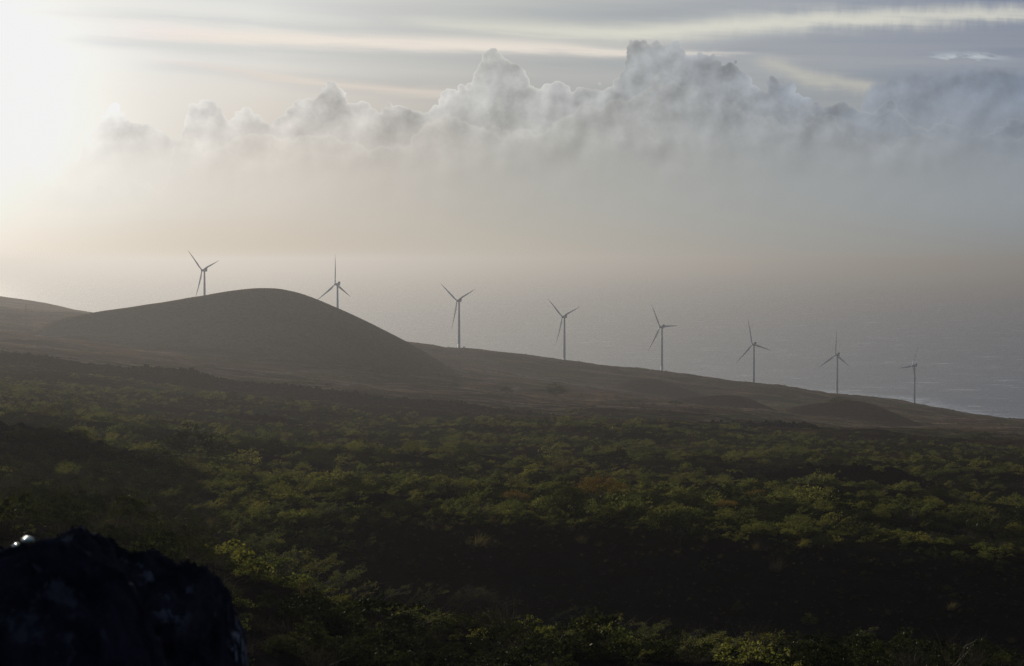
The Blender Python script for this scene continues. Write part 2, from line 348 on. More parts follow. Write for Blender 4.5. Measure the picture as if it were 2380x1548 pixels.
# ------------------------------------------------------------------ object helpers
def tag(o, label=None, cat=None, group=None, kind=None):
    if label: o["label"] = label
    if cat: o["category"] = cat
    if group: o["group"] = group
    if kind: o["kind"] = kind
    return o
def empty(name, loc=(0, 0, 0), rz=0.0, sc=1.0):
    o = bpy.data.objects.new(name, None); COL.objects.link(o); o.location = loc; o.rotation_euler = (0, 0, rz)
    o.scale = (sc, sc, sc) if not isinstance(sc, tuple) else sc; o.empty_display_size = 1; return o
def mesh_np(name, v, quads=None, tris=None, mats=(), smooth=False, attrs=None):
    me = bpy.data.meshes.new(name)
    nq = 0 if quads is None else len(quads); nt = 0 if tris is None else len(tris)
    me.vertices.add(len(v)); me.vertices.foreach_set('co', np.asarray(v, np.float32).ravel())
    me.loops.add(nq * 4 + nt * 3); me.polygons.add(nq + nt)
    lv = []; 
    if nq: lv.append(np.asarray(quads, np.int32).ravel())
    if nt: lv.append(np.asarray(tris, np.int32).ravel())
    me.loops.foreach_set('vertex_index', np.concatenate(lv))
    ls = np.concatenate([np.arange(nq) * 4, nq * 4 + np.arange(nt) * 3]).astype(np.int32)
    me.polygons.foreach_set('loop_start', ls)
    me.update(calc_edges=True)
    if smooth: me.polygons.foreach_set('use_smooth', np.ones(nq + nt, bool))
    for k_, a in (attrs or {}).items():
        at = me.attributes.new(k_, 'FLOAT', 'POINT'); at.data.foreach_set('value', np.asarray(a, np.float32).ravel())
    for m in mats: me.materials.append(m)
    me.validate(); return me
def obj(name, me, parent=None, loc=None):
    o = bpy.data.objects.new(name, me); COL.objects.link(o)
    if parent: o.parent = parent
    if loc is not None: o.location = loc
    return o
def tube(path, rad, n=6, cap=True):
    path = [Vector(p) for p in path]; vs = []; qs = []
    for i, p in enumerate(path):
        d = (path[min(i + 1, len(path) - 1)] - path[max(i - 1, 0)]).normalized()
        a = d.orthogonal().normalized(); b = d.cross(a)
        for j in range(n):
            t = 2 * math.pi * j / n; vs.append(p + (a * math.cos(t) + b * math.sin(t)) * rad[i])
    for i in range(len(path) - 1):
        for j in range(n):
            qs.append((i * n + j, i * n + (j + 1) % n, (i + 1) * n + (j + 1) % n, (i + 1) * n + j))
    return [tuple(v) for v in vs], qs
class MB:
    def __init__(s): s.v = []; s.f = []
    def add(s, vs, fs):
        o = len(s.v); s.v += [tuple(v) for v in vs]; s.f += [tuple(i + o for i in f) for f in fs]
    def tube(s, path, rad, n=6, caps=True):
        v, q = tube(path, rad, n); k_ = len(path)
        if caps: q = q + [tuple(range(n))[::-1], tuple((k_ - 1) * n + j for j in range(n))]
        s.add(v, q)
    def box(s, x0, x1, y0, y1, z0, z1, bev=0.0):
        b = bev
        if b <= 0:
            v = [(x, y, z) for z in (z0, z1) for x, y in ((x0, y0), (x1, y0), (x1, y1), (x0, y1))]
            s.add(v, [(3, 2, 1, 0), (4, 5, 6, 7), (0, 1, 5, 4), (1, 2, 6, 5), (2, 3, 7, 6), (3, 0, 4, 7)])
        else:
            prof = [(x0 + b, y0), (x1 - b, y0), (x1, y0 + b), (x1, y1 - b), (x1 - b, y1), (x0 + b, y1), (x0, y1 - b), (x0, y0 + b)]
            cx, cy = (x0 + x1) / 2, (y0 + y1) / 2; sx = 1 - b / max(x1 - x0, 1e-6) * 2; sy = 1 - b / max(y1 - y0, 1e-6) * 2
            ins = [(cx + (x - cx) * sx, cy + (y - cy) * sy) for x, y in prof]
            v = [(x, y, z0) for x, y in ins] + [(x, y, z0 + b) for x, y in prof] + [(x, y, z1 - b) for x, y in prof] + [(x, y, z1) for x, y in ins]
            f = [tuple(range(8))[::-1], tuple(24 + i for i in range(8))]
            for r in range(3):
                for i in range(8): f.append((r * 8 + i, r * 8 + (i + 1) % 8, (r + 1) * 8 + (i + 1) % 8, (r + 1) * 8 + i))
            s.add(v, f)
    def mesh(s, name, mat, smooth=False):
        me = bpy.data.meshes.new(name); me.from_pydata(s.v, [], s.f); me.update()
        if smooth:
            for p in me.polygons: p.use_smooth = True
        me.materials.append(mat); return me

# ------------------------------------------------------------------ materials
def mat_new(name):
    m = bpy.data.materials.new(name); m.use_nodes = True; k = NT(m.node_tree); k.n.clear()
    out = k.new('ShaderNodeOutputMaterial'); return m, k, out
def paint_mat(name, col, rough=0.45, var=0.06, scale=0.8):
    m, k, out = mat_new(name); b = k.new('ShaderNodeBsdfPrincipled'); k.l.new(b.outputs[0], out.inputs[0])
    tc = k.new('ShaderNodeTexCoord'); n = k.noise(tc.outputs['Object'], scale, 5, 0.6)
    c = k.mix(n, tuple(x * (1 - var * 2) for x in col), tuple(min(1, x * (1 + var)) for x in col))
    k.l.new(c, b.inputs['Base Color']); b.inputs['Roughness'].default_value = rough
    return m
def leaf_mat(name, c1, c2, trans=0.64):
    m, k, out = mat_new(name)
    oi = k.new('ShaderNodeObjectInfo'); geo = k.new('ShaderNodeNewGeometry')
    n = k.noise(geo.outputs['Position'], 0.35, 4, 0.6)
    f = k.m('ADD', k.mul(n, 0.8), k.mul(oi.outputs['Random'], 0.5)); f = k.mr(f, 0.35, 0.95)
    rnd = k.mr(geo.outputs['Random Per Island'], 0, 1, 0.55, 1.45, False)
    c = k.mix(f, c1, c2); c = k.mix(1.0, c, k.xyz(rnd, rnd, rnd), 'MULTIPLY')
    d = k.new('ShaderNodeBsdfDiffuse'); t = k.new('ShaderNodeBsdfTranslucent'); mx = k.new('ShaderNodeMixShader')
    k.l.new(c, d.inputs[0]); tcol = k.mix(1.0, c, (1.25, 1.3, 0.7), 'MULTIPLY'); k.l.new(tcol, t.inputs[0])
    mx.inputs[0].default_value = trans; k.l.new(d.outputs[0], mx.inputs[1]); k.l.new(t.outputs[0], mx.inputs[2])
    g = k.new('ShaderNodeBsdfGlossy'); g.inputs['Roughness'].default_value = 0.45; g.inputs[0].default_value = (.5, .5, .45, 1)
    m2 = k.new('ShaderNodeMixShader'); m2.inputs[0].default_value = 0.025
    k.l.new(mx.outputs[0], m2.inputs[1]); k.l.new(g.outputs[0], m2.inputs[2]); k.l.new(m2.outputs[0], out.inputs[0])
    return m
M = {}
M['white'] = paint_mat('white_tower_paint', (0.86, 0.88, 0.90), 0.5, 0.03)
M['grey'] = paint_mat('dark_grey_paint', (0.07, 0.07, 0.075), 0.6)
M['wood'] = paint_mat('weathered_wood', (0.09, 0.065, 0.05), 0.85, 0.2)
M['bark'] = paint_mat('pale_bark', (0.16, 0.14, 0.12), 0.9, 0.3, 3)
M['darkbark'] = paint_mat('dark_bark', (0.05, 0.04, 0.033), 0.9, 0.3, 3)
M['green'] = leaf_mat('green_leaves', (0.052, 0.064, 0.026), (0.118, 0.118, 0.044))
M['olive'] = leaf_mat('olive_leaves', (0.075, 0.078, 0.026), (0.140, 0.128, 0.044))
M['dark'] = leaf_mat('dark_leaves', (0.012, 0.018, 0.009), (0.040, 0.046, 0.019), 0.3)
M['rust'] = leaf_mat('rusty_leaves', (0.090, 0.055, 0.022), (0.130, 0.082, 0.030))
M['dry'] = leaf_mat('dry_twigs', (0.055, 0.045, 0.045), (0.085, 0.068, 0.062), 0.15)
M['straw'] = leaf_mat('straw_grass', (0.07, 0.055, 0.030), (0.12, 0.095, 0.055), 0.4)
M['farleaf'] = leaf_mat('distant_leaves', (0.028, 0.032, 0.015), (0.085, 0.078, 0.034), 0.3)
M['cow'] = paint_mat('dark_hide', (0.03, 0.022, 0.018), 0.8)

def terrain_mat():
    m, k, out = mat_new('hillside'); b = k.new('ShaderNodeBsdfPrincipled'); k.l.new(b.outputs[0], out.inputs[0])
    b.inputs['Roughness'].default_value = 1.0; b.inputs['Specular IOR Level'].default_value = 0.0
    geo = k.new('ShaderNodeNewGeometry'); P = geo.outputs['Position']
    def at(n):
        a = k.new('ShaderNodeAttribute'); a.attribute_name = n; return a.outputs['Fac']
    lava, grass, straw, green = at('lava'), at('grass'), at('straw'), at('green')
    nl = k.noise(P, 0.02, 6, 0.6); nm = k.noise(P, 0.15, 5, 0.65); nf = k.noise(P, 1.2, 6, 0.7)
    sp = k.new('ShaderNodeSeparateXYZ'); k.l.new(P, sp.inputs[0]); dist = sp.outputs[1]
    soil = k.mix(k.mr(nm, .3, .7), (0.008, 0.008, 0.009), (0.018, 0.016, 0.017))
    gr = k.mix(k.mr(nl, .35, .65), (0.34, 0.165, 0.095), (0.19, 0.130, 0.060))
    gr = k.mix(k.mr(nf, .3, .75), gr, (0.055, 0.042, 0.028))
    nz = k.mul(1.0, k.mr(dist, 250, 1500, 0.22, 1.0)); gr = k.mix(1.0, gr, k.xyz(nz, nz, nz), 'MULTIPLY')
    npl = k.noise(k.xyz(k.mul(sp.outputs[0], .35), dist, 0), 0.018, 5, 0.62); gr = k.mix(k.mr(npl, .40, .58), (0.060, 0.045, 0.034), gr)
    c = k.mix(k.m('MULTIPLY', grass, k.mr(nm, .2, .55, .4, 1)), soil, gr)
    c = k.mix(k.m('MULTIPLY', green, k.mr(nf, .25, .6, .5, 1)), c, (0.060, 0.085, 0.022))
    c = k.mix(k.m('MULTIPLY', straw, k.mr(nm, .35, .6, .2, 1)), c, (0.34, 0.25, 0.17))
    lv = k.mix(k.mr(nf, .3, .7), (0.010, 0.009, 0.010), (0.034, 0.029, 0.030))
    c = k.mix(at('cinder_shade'), c, k.mix(k.mr(nm, .3, .7), (0.050, 0.028, 0.024), (0.085, 0.048, 0.036)))  # dark cinder tone, also carrying the shade of the mounds' near faces
    c = k.mix(lava, c, lv)
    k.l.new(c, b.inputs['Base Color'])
    bp = k.new('ShaderNodeBump'); bp.inputs['Distance'].default_value = 0.8; bp.inputs['Strength'].default_value = 0.7
    k.l.new(k.add(nf, k.mul(nm, 2)), bp.inputs['Height']); k.l.new(bp.outputs[0], b.inputs['Normal'])
    return m
def sea_mat():
    m, k, out = mat_new('sea_water'); b = k.new('ShaderNodeBsdfPrincipled'); k.l.new(b.outputs[0], out.inputs[0])
    geo = k.new('ShaderNodeNewGeometry'); P = geo.outputs['Position']
    mp = k.new('ShaderNodeMapping'); k.l.new(P, mp.inputs[0]); mp.inputs['Scale'].default_value = (0.5, 1.0, 1.0); mp.inputs['Rotation'].default_value = (0, 0, R(8))
    V = mp.outputs[0]
    n1 = k.noise(V, 0.005, 6, 0.65, 0.6); n2 = k.noise(V, 0.015, 6, 0.7, 0.4); n3 = k.noise(P, 0.0012, 4, 0.6)
    cap = k.mul(k.mr(n2, 0.575, 0.64), k.mr(n1, 0.42, 0.58, .25, 1))
    cr = k.mr(n1, 0.35, 0.7)
    c = k.mix(cr, (0.085, 0.098, 0.108), (0.20, 0.22, 0.23)); c = k.mix(k.mr(n3, .3, .7, 0, .4), c, (0.10, 0.115, 0.12))
    a = k.new('ShaderNodeAttribute'); a.attribute_name = 'surf'
    sf = k.mul(a.outputs['Fac'], k.mr(k.noise(P, 0.03, 5, 0.65, 0.5), 0.36, 0.56))
    turq = k.mix(k.mul(a.outputs['Fac'], .6), c, (0.10, 0.20, 0.21))
    c = k.mix(k.m('MAXIMUM', cap, sf), turq, (1.0, 1.0, 1.0))
    k.l.new(c, b.inputs['Base Color']); b.inputs['Roughness'].default_value = 0.25; b.inputs['IOR'].default_value = 1.33
    bp = k.new('ShaderNodeBump'); bp.inputs['Distance'].default_value = 3.0; bp.inputs['Strength'].default_value = 0.35
    k.l.new(k.add(k.mul(n1, 1.5), n2), bp.inputs['Height']); k.l.new(bp.outputs[0], b.inputs['Normal'])
    return m
def rock_mat(name, a, bcol, lich, amt):
    m, k, out = mat_new(name); b = k.new('ShaderNodeBsdfPrincipled'); k.l.new(b.outputs[0], out.inputs[0]); b.inputs['Roughness'].default_value = 1.0; b.inputs['Specular IOR Level'].default_value = 0.0
    tc = k.new('ShaderNodeTexCoord'); P = tc.outputs['Object']
    n = k.noise(P, 5, 7, 0.65); n2 = k.noise(P, 11, 6, 0.6, 0.3); n3 = k.noise(P, 1.6, 3, 0.5)
    c = k.mix(k.mr(n, .35, .65), a, bcol)
    c = k.mix(k.mul(k.mul(k.mr(n2, .53, .62), k.mr(n3, .42, .62)), amt), c, lich)
    k.l.new(c, b.inputs['Base Color'])
    bp = k.new('ShaderNodeBump'); bp.inputs['Distance'].default_value = 0.03; k.l.new(n, bp.inputs['Height']); k.l.new(bp.outputs[0], b.inputs['Normal'])
    return m

# ------------------------------------------------------------------ ground
def build_ground():
    NA, NR1, NR2 = 1050, 120, 820
    a = np.linspace(-0.345, 0.345, NA)
    y = np.concatenate([np.linspace(-60, 100, NR1, endpoint=False), np.exp(np.linspace(math.log(100 + 60), math.log(7300 + 60), NR2)) - 60])
    Yg, Ag = np.meshgrid(y, a, indexing='ij'); Xg = Ag * (Yg + 90)
    z, lava, cone = height(Xg, Yg, True)
    on_cone = sstep(cone, -4, 3)
    far = sstep(Yg, 1500, 2200)
    patch = sstep(fbm(Xg, Yg, 90, 4, .5, 12), 0.12, 0.32) * sstep(Yg, 200, 500) * (1 - far)
    lava = np.clip(np.maximum(lava * (0.75 + 0.5 * sstep(fbm(Xg, Yg, 14, 3, .5, 13), -.3, .3)), patch * 0.8), 0, 1)
    lft = sstep(Xg / np.maximum(Yg, 50), -.13, -.17) * (1 - sstep(Yg, 370, 420)) * sstep(Yg, 60, 100); lava = np.maximum(lava, lft * (.6 + .4 * sstep(fbm(Xg, Yg, 25, 3, .5, 19), -.2, .2))); lava = lava * (1 - on_cone)
    grass = np.clip(0.30 + 0.7 * far + on_cone * .5 + fbm(Xg, Yg, 60, 3, .5, 14) * .7, 0, 1) * (.25 + .75 * sstep(Yg, 250, 700))
    # thin pale lines of dry grass and stone along the plain before the cone
    ln = np.abs(fbm(Xg * 0.22 + Yg * 0.08, Yg, 55, 3, .45, 15))
    straw = (1 - sstep(ln, 0.02, 0.09)) * sstep(Yg, 1520, 1750) * (1 - sstep(Yg, 2900, 3200)) * (1 - on_cone) * sstep(fbm(Xg, Yg, 150, 2, .5, 16), -.25, .1)
    straw = np.maximum(straw, on_cone * .55); straw = np.maximum(straw, 0.5 * sstep(fbm(Xg, Yg, 70, 3, .5, 17), .15, .35) * sstep(Yg, 1200, 1600) * (1 - on_cone))
    green = sstep(fbm(Xg, Yg, 110, 3, .5, 18), .1, .35) * 0.6 * (1 - on_cone) * sstep(Yg, 250, 600)
    gx, gy, _ = ground_at(1825, 941); green = np.maximum(green, np.exp(-(((Xg - gx) / 34) ** 2 + ((Yg - gy) / 45) ** 2) ** 2) * 1.0)
    lef = sstep(Xg / np.maximum(Yg, 50), -0.1, -0.22)
    green = np.maximum(green, lef * on_cone * .25)
    pxg = 1190 + FPX * Xg / np.maximum(Yg, 105)
    cinder_shade = on_cone * np.where(pxg > 1250, .95, .55 * sstep(pxg, 560, 1000)) * (1 - green)  # cinder cover, darkened so the mounds' shaded faces sit in the colour
    v = np.stack([Xg, Yg, z], -1).reshape(-1, 3)
    nr = len(y); idx = np.arange(nr * NA).reshape(nr, NA)
    q = np.stack([idx[:-1, :-1], idx[:-1, 1:], idx[1:, 1:], idx[1:, :-1]], -1).reshape(-1, 4)
    me = mesh_np('ground', v, q, mats=[terrain_mat()], smooth=True, attrs={'lava': lava, 'grass': grass, 'straw': straw, 'green': green, 'cinder_shade': cinder_shade})
    g = obj('ground', me); tag(g, kind='structure')
build_ground()
def build_sea():
    # near part as a fine sheet that knows how far the shore is, then out past the horizon
    ys = np.concatenate([np.linspace(3200, 6500, 160), np.geomspace(6700, 150000, 50)])
    a = np.linspace(-1, 1, 300)
    Yg, Ag = np.meshgrid(ys, a, indexing='ij'); wide = np.where(Yg < 6500, 0.36, 0.36 + (Yg - 6500) / 143500 * 0.75)
    Xg = Ag * wide * Yg
    h = height(Xg, np.minimum(Yg, 7300)); h = np.where(Yg > 7000, -15, h)
    surf = sstep(h, -8, -1) * (Yg < 6400)
    v = np.stack([Xg, Yg, np.zeros_like(Xg)], -1).reshape(-1, 3)
    idx = np.arange(v.shape[0]).reshape(Xg.shape)
    q = np.stack([idx[:-1, :-1], idx[:-1, 1:], idx[1:, 1:], idx[1:, :-1]], -1).reshape(-1, 4)
    o = obj('sea', mesh_np('sea', v, q, mats=[sea_mat()], attrs={'surf': surf})); tag(o, kind='structure')
build_sea()

# ------------------------------------------------------------------ wind turbines
def ring(r, z, n=20, x=0, y=0): return [(x + r * math.cos(2 * math.pi * i / n), y + r * math.sin(2 * math.pi * i / n), z) for i in range(n)]
def build_turbines():
    n = 20
    b = MB(); prof = [(2.6, -3), (2.6, 0.5), (2.15, 0.5), (2.12, 12), (2.02, 25), (1.98, 26), (1.8, 45), (1.55, 62), (1.28, 77.6), (1.5, 77.8), (1.5, 78.4)]
    vs = []; fs = []
    for r, z in prof: vs += ring(r, z, n)
    for k_ in range(len(prof) - 1):
        for i in range(n): fs.append((k_ * n + i, k_ * n + (i + 1) % n, (k_ + 1) * n + (i + 1) % n, (k_ + 1) * n + i))
    b.add(vs, fs); tower = b.mesh('tower', M['white'], True)
    d = MB(); d.box(-0.5, 0.5, -2.26, -2.08, 1.6, 4.0, 0.06); door = d.mesh('door', M['grey'])
    # nacelle along +Y (towards the rotor), centre line z = 80
    nb = MB(); vs = []; fs = []
    secs = [(-4.6, 1.2, 1.1), (-4.5, 1.75, 1.75), (-3.6, 2.1, 2.1), (0, 2.15, 2.1), (2.2, 2.15, 2.15), (3.2, 1.95, 1.95), (3.6, 1.7, 1.7)]
    for y, w, h in secs:
        for i in range(n):
            t = 2 * math.pi * i / n; ct, st_ = math.cos(t), math.sin(t)
            vs.append((w * abs(ct) ** .7 * (1 if ct > 0 else -1), y, 80 + h * abs(st_) ** .7 * (1 if st_ > 0 else -1)))
    for k_ in range(len(secs) - 1):
        for i in range(n): fs.append((k_ * n + i, (k_ + 1) * n + i, (k_ + 1) * n + (i + 1) % n, k_ * n + (i + 1) % n))
    fs += [tuple(range(n)), tuple((len(secs) - 1) * n + i for i in range(n))[::-1]]
    nb.add(vs, fs); nac = nb.mesh('nacelle', M['white'], True)
    cb = MB(); cb.box(-1.7, 1.7, -4.5, -3.7, 82.0, 84.3, 0.1); cb.box(-1.85, -1.72, -4.6, -3.0, 81.8, 84.45, .03); cb.box(1.72, 1.85, -4.6, -3.0, 81.8, 84.45, .03)
    cool = cb.mesh('cooler', M['grey'])
    # hub, local +Y is the rotor axis
    hb = MB(); vs = []; fs = []; secs = [(-1.5, 1.6), (-1.3, 1.75), (0, 1.85), (1.0, 1.6), (1.7, 1.1), (2.05, 0.45)]
    for y, r in secs:
        for i in range(n): t = 2 * math.pi * i / n; vs.append((r * math.cos(t), y, r * math.sin(t)))
    for k_ in range(len(secs) - 1):
        for i in range(n): fs.append((k_ * n + i, (k_ + 1) * n + i, (k_ + 1) * n + (i + 1) % n, k_ * n + (i + 1) % n))
    fs += [tuple(range(n)), tuple((len(secs) - 1) * n + i for i in range(n))[::-1]]
    hb.add(vs, fs); hub = hb.mesh('hub', M['white'], True)
    # blade: radial along +Z, chord along X, thickness along Y, bent forward (+Y) at the tip
    bb = MB(); vs = []; fs = []; ns = 26; m_ = 14
    for k_ in range(ns):
        s = k_ / (ns - 1); r = 1.3 + s * 49.2
        if s < .05: ch, th_ = 1.9, 1.9
        elif s < .22: t = (s - .05) / .17; t = t * t * (3 - 2 * t); ch = 1.9 + t * 1.55; th_ = 1.9 - t * 1.2
        else: t = (s - .22) / .78; ch = 3.45 * (1 - t) ** 0.85 * (1 - .12 * t) + .18; th_ = 0.7 * (1 - t) + .06
        tw = R(16 * (1 - s) ** 2 + 3); pre = 2.6 * s * s; sw = 0.30 * ch if s > .05 else 0
        for j in range(m_):
            a = 2 * math.pi * j / m_; cx = math.cos(a) * ch / 2; cy = math.sin(a) * th_ / 2 * (1 - .35 * math.cos(a) * min(1, s / .2)); cx -= sw * .55 * min(1, (s) / .2)
            vs.append((cx * math.cos(tw) - cy * math.sin(tw), cx * math.sin(tw) + cy * math.cos(tw) + pre, r))
    for k_ in range(ns - 1):
        for j in range(m_): fs.append((k_ * m_ + j, k_ * m_ + (j + 1) % m_, (k_ + 1) * m_ + (j + 1) % m_, (k_ + 1) * m_ + j))
    fs.append(tuple((ns - 1) * m_ + j for j in range(m_)))
    bb.add(vs, fs); blade = bb.mesh('blade', M['white'], True)
    desc = ["white wind turbine farthest left, its foot hidden behind the big round hill",
            "white wind turbine with an upright blade, foot behind the big hill's right shoulder",
            "white wind turbine standing alone just right of the big hill, beside small cabinets",
            "fourth white wind turbine from the left, foot hidden below the ridge line",
            "fifth white wind turbine from the left, one blade pointing level to the right",
            "sixth white wind turbine from the left, standing above the second dark mound",
            "second white wind turbine from the right, one blade upright, by the surf line",
            "faint white wind turbine farthest right, rotor turned nearly edge on"]
    for (px, hy, Y, ang, psi), (bx, by, bz), lab in zip(TURB, PADS, desc):
        t = empty('wind_turbine', (bx, by, bz)); tag(t, lab, 'wind turbine', 'wind turbines along the coastal ridge')
        bear = math.atan((px - 1190) / FPX); phi = R(psi) - bear; tau = R(6)
        obj('tower', tower, t).rotation_euler = (0, 0, phi + 2.0)
        dr = obj('door', door, t.children[0])
        na = obj('nacelle', nac, t); na.rotation_euler = (0, 0, phi); obj('cooler', cool, na)
        nrm = Vector((-math.sin(phi) * math.cos(tau), math.cos(phi) * math.cos(tau), math.sin(tau)))
        rr = Vector((math.cos(phi), math.sin(phi), 0)); uu = Vector((math.sin(phi) * math.sin(tau), -math.cos(phi) * math.sin(tau), math.cos(tau)))
        hc = Vector((0, 0, HUBH)) + Vector((-math.sin(phi), math.cos(phi), 0)) * 5.1
        def place(o, th):
            e = rr * math.sin(th) + uu * math.cos(th); tt = rr * math.cos(th) - uu * math.sin(th)
            m = Matrix((tt, nrm, e)).transposed().to_4x4(); m.translation = hc; o.matrix_local = m
        h = obj('hub', hub, t); place(h, R(ang))
        for i in range(3): place(obj('blade', blade, t), R(ang + 120 * i))
    # small cabinets at two tower feet
    for i, dx, s, lab in ((2, 8.5, 1.0, 'small white cabinet just right of the foot of the third turbine'), (2, -17, .8, 'low white cabinet left of the foot of the third turbine'), (4, 6.5, .8, 'small white cabinet right of the foot of the fifth turbine')):
        bx, by, bz = PADS[i]; c = MB(); c.box(-1.6 * s, 1.6 * s, -1.2, 1.2, -1.5, 2.3 * s, .08); x = bx + dx
        e = empty('transformer_cabinet', (x, by - 4, float(height(x, by - 4)))); tag(e, lab, 'cabinet', 'cabinets at the turbine feet')
        obj('body', c.mesh('body', M['white']), e); d = MB(); d.box(-1.72 * s, 1.72 * s, -1.32, 1.32, 2.3 * s + .003, 2.3 * s + .2, .05); obj('lid', d.mesh('lid', M['grey']), e)
build_turbines()

# ------------------------------------------------------------------ vegetation prototypes
def leaves(rng, c, size, up=0.3):
    """one quad leaf per centre, random turn"""
    n = len(c); d = rng.normal(size=(n, 3)); d[:, 2] += up * 0; d /= np.linalg.norm(d, axis=1)[:, None]
    a = np.cross(d, rng.normal(size=(n, 3))); a /= np.linalg.norm(a, axis=1)[:, None] + 1e-9; b = np.cross(d, a)
    s = size * rng.uniform(.6, 1.35, n)[:, None]
    v = np.stack([c - a * s, c - b * s * .5, c + a * s, c + b * s * .5], 1).reshape(-1, 3)
    return v, np.arange(n * 4).reshape(n, 4)
def crown_mesh(name, rng, w, h, z0, nclump, nleaf, leaf, mat, flat=1.0, lean=0.0, lobes=1):
    cs = []
    for i in range(nclump):
        t = rng.uniform(0, 2 * math.pi); ph = math.acos(rng.uniform(0, 1)) ; rr = rng.uniform(.55, 1.0)
        x = math.sin(ph) * math.cos(t) * rr * w / 2; y = math.sin(ph) * math.sin(t) * rr * w / 2
        z = z0 + (math.cos(ph) * rr) * h * (1 + .16 * math.sin(3 * t + lobes)) + rng.uniform(-.05, .05) * h
        cs.append((x + lean * (z - z0), y, z, rng.uniform(.07, .15) * w))
    pts = []
    for x, y, z, r in cs:
        k_ = max(4, int(nleaf / nclump * rng.uniform(.6, 1.4))); p = rng.normal(size=(k_, 3)); p /= np.linalg.norm(p, axis=1)[:, None]; p *= rng.uniform(.35, 1, (k_, 1)) ** .5
        p *= np.array([r, r, r * .55 * flat]); pts.append(p + np.array([x, y, z]))
    v, q = leaves(rng, np.concatenate(pts), leaf)
    return mesh_np(name, v, q, mats=[mat])
def trunk_mesh(name, rng, w, z0, mat, nst=5, r0=.03):
    b = MB(); base = Vector((0, 0, -.12 * w)); fork = Vector((rng.uniform(-.03, .03) * w, 0, z0 * .45))
    b.tube([base, fork * .5 + base * .3, fork], [r0 * w * 1.2, r0 * w, r0 * w * .85], 7)
    for i in range(nst):
        t = 2 * math.pi * i / nst + rng.uniform(-.4, .4); rr = rng.uniform(.2, .36) * w
        e = Vector((math.cos(t) * rr, math.sin(t) * rr, z0 + rng.uniform(.05, .2) * w)); mid = fork.lerp(e, .5) + Vector((0, 0, -.04 * w))
        b.tube([fork, mid, e], [r0 * w * .6, r0 * w * .4, r0 * w * .12], 5)
    return b.mesh(name, mat, True)
def wind_mesh(rng, h, nst, per, leaf, mat, matb, lean=0.75):
    """arching stems blown to the right, leaf sprays along them; unit in metres"""
    b = MB(); pts = []
    for i in range(nst):
        x0 = rng.uniform(-.45, .35) * h; y0 = rng.uniform(-.5, .5) * h; L = h * rng.uniform(.55, 1.15); ln = lean * rng.uniform(.5, 1.4); tw = rng.uniform(-.35, .35)
        path = []
        for j in range(7):
            t = j / 6; path.append(Vector((x0 + ln * L * t ** 1.5, y0 + tw * L * t, -.1 * h + L * (t - .25 * t * t * ln) * .95)))
        b.tube(path, [h * .010 * (1 - .75 * j / 6) for j in range(7)], 4, False)
        for s in range(rng.integers(3, 6)):
            t = rng.uniform(.35, 1.0); kf = t * 6; j = min(5, int(kf)); p = path[j].lerp(path[j + 1], kf - j)
            d = Vector((rng.uniform(.2, 1), rng.uniform(-.7, .7), rng.uniform(-.15, .6))).normalized() * h * rng.uniform(.1, .26)
            e = p + d; b.tube([p, e], [h * .004, h * .002], 3, False)
            u = rng.uniform(0, 1, (per, 1)); c = np.array(p) * (1 - u) + np.array(e) * u + rng.normal(size=(per, 3)) * h * .03
            pts.append(c)
    v, q = leaves(rng, np.concatenate(pts), leaf)
    return mesh_np('leaves', v, q, mats=[mat]), b.mesh('stems', matb)
def twig_mesh(rng, h, n, mat, spread=.5, wid=.006, segs=3):
    vs = []; fs = []
    for i in range(n):
        p = np.array([rng.normal() * .12 * h, rng.normal() * .12 * h, 0]); d = np.array([rng.normal() * spread + .25, rng.normal() * spread, 1.0]); d /= np.linalg.norm(d)
        L = h * rng.uniform(.5, 1.05) / segs; s = np.cross(d, rng.normal(size=3)); s /= np.linalg.norm(s); w = wid * h
        for k_ in range(segs + 1):
            ww = w * (1 - k_ / (segs + .3)); vs += [p - s * ww, p + s * ww]; p = p + d * L; d = d + rng.normal(size=3) * .28 + np.array([.08, 0, 0]); d /= np.linalg.norm(d)
        o = i * (segs + 1) * 2
        for k_ in range(segs): fs.append((o + 2 * k_, o + 2 * k_ + 1, o + 2 * k_ + 3, o + 2 * k_ + 2))
    return mesh_np('twigs', np.array(vs), np.array(fs), mats=[mat])
rg = np.random.default_rng(11)
# unit-width domed trees (crown width 1)
DOME = [(crown_mesh('crown', rg, 1.0, .30, .16, 70, 5200, .011, M['dark'], lobes=i), trunk_mesh('trunk', rg, 1.0, .16, M['darkbark'])) for i in range(4)]
ROUND = [(crown_mesh('crown', rg, 1.0, .52, .14, 50, 3600, .014, M['green'], lobes=i), trunk_mesh('trunk', rg, 1.0, .2, M['darkbark'], 4, .022)) for i in range(3)]
SPREAD = [(crown_mesh('crown', rg, 1.0, .20, .30, 60, 4200, .010, M['rust'], .8, .1, i), trunk_mesh('trunk', rg, 1.0, .34, M['bark'], 6, .022)) for i in range(2)]
WIND = [wind_mesh(rg, 1.0, 16, 26, .020, M['green'], M['bark']) for i in range(4)]
WINDS = [wind_mesh(rg, 1.0, 8, 20, .024, M['green'], M['bark'], 1.3) for i in range(3)]
TWIG = [(twig_mesh(rg, 1.0, 170, M['dry']), None) for i in range(2)]

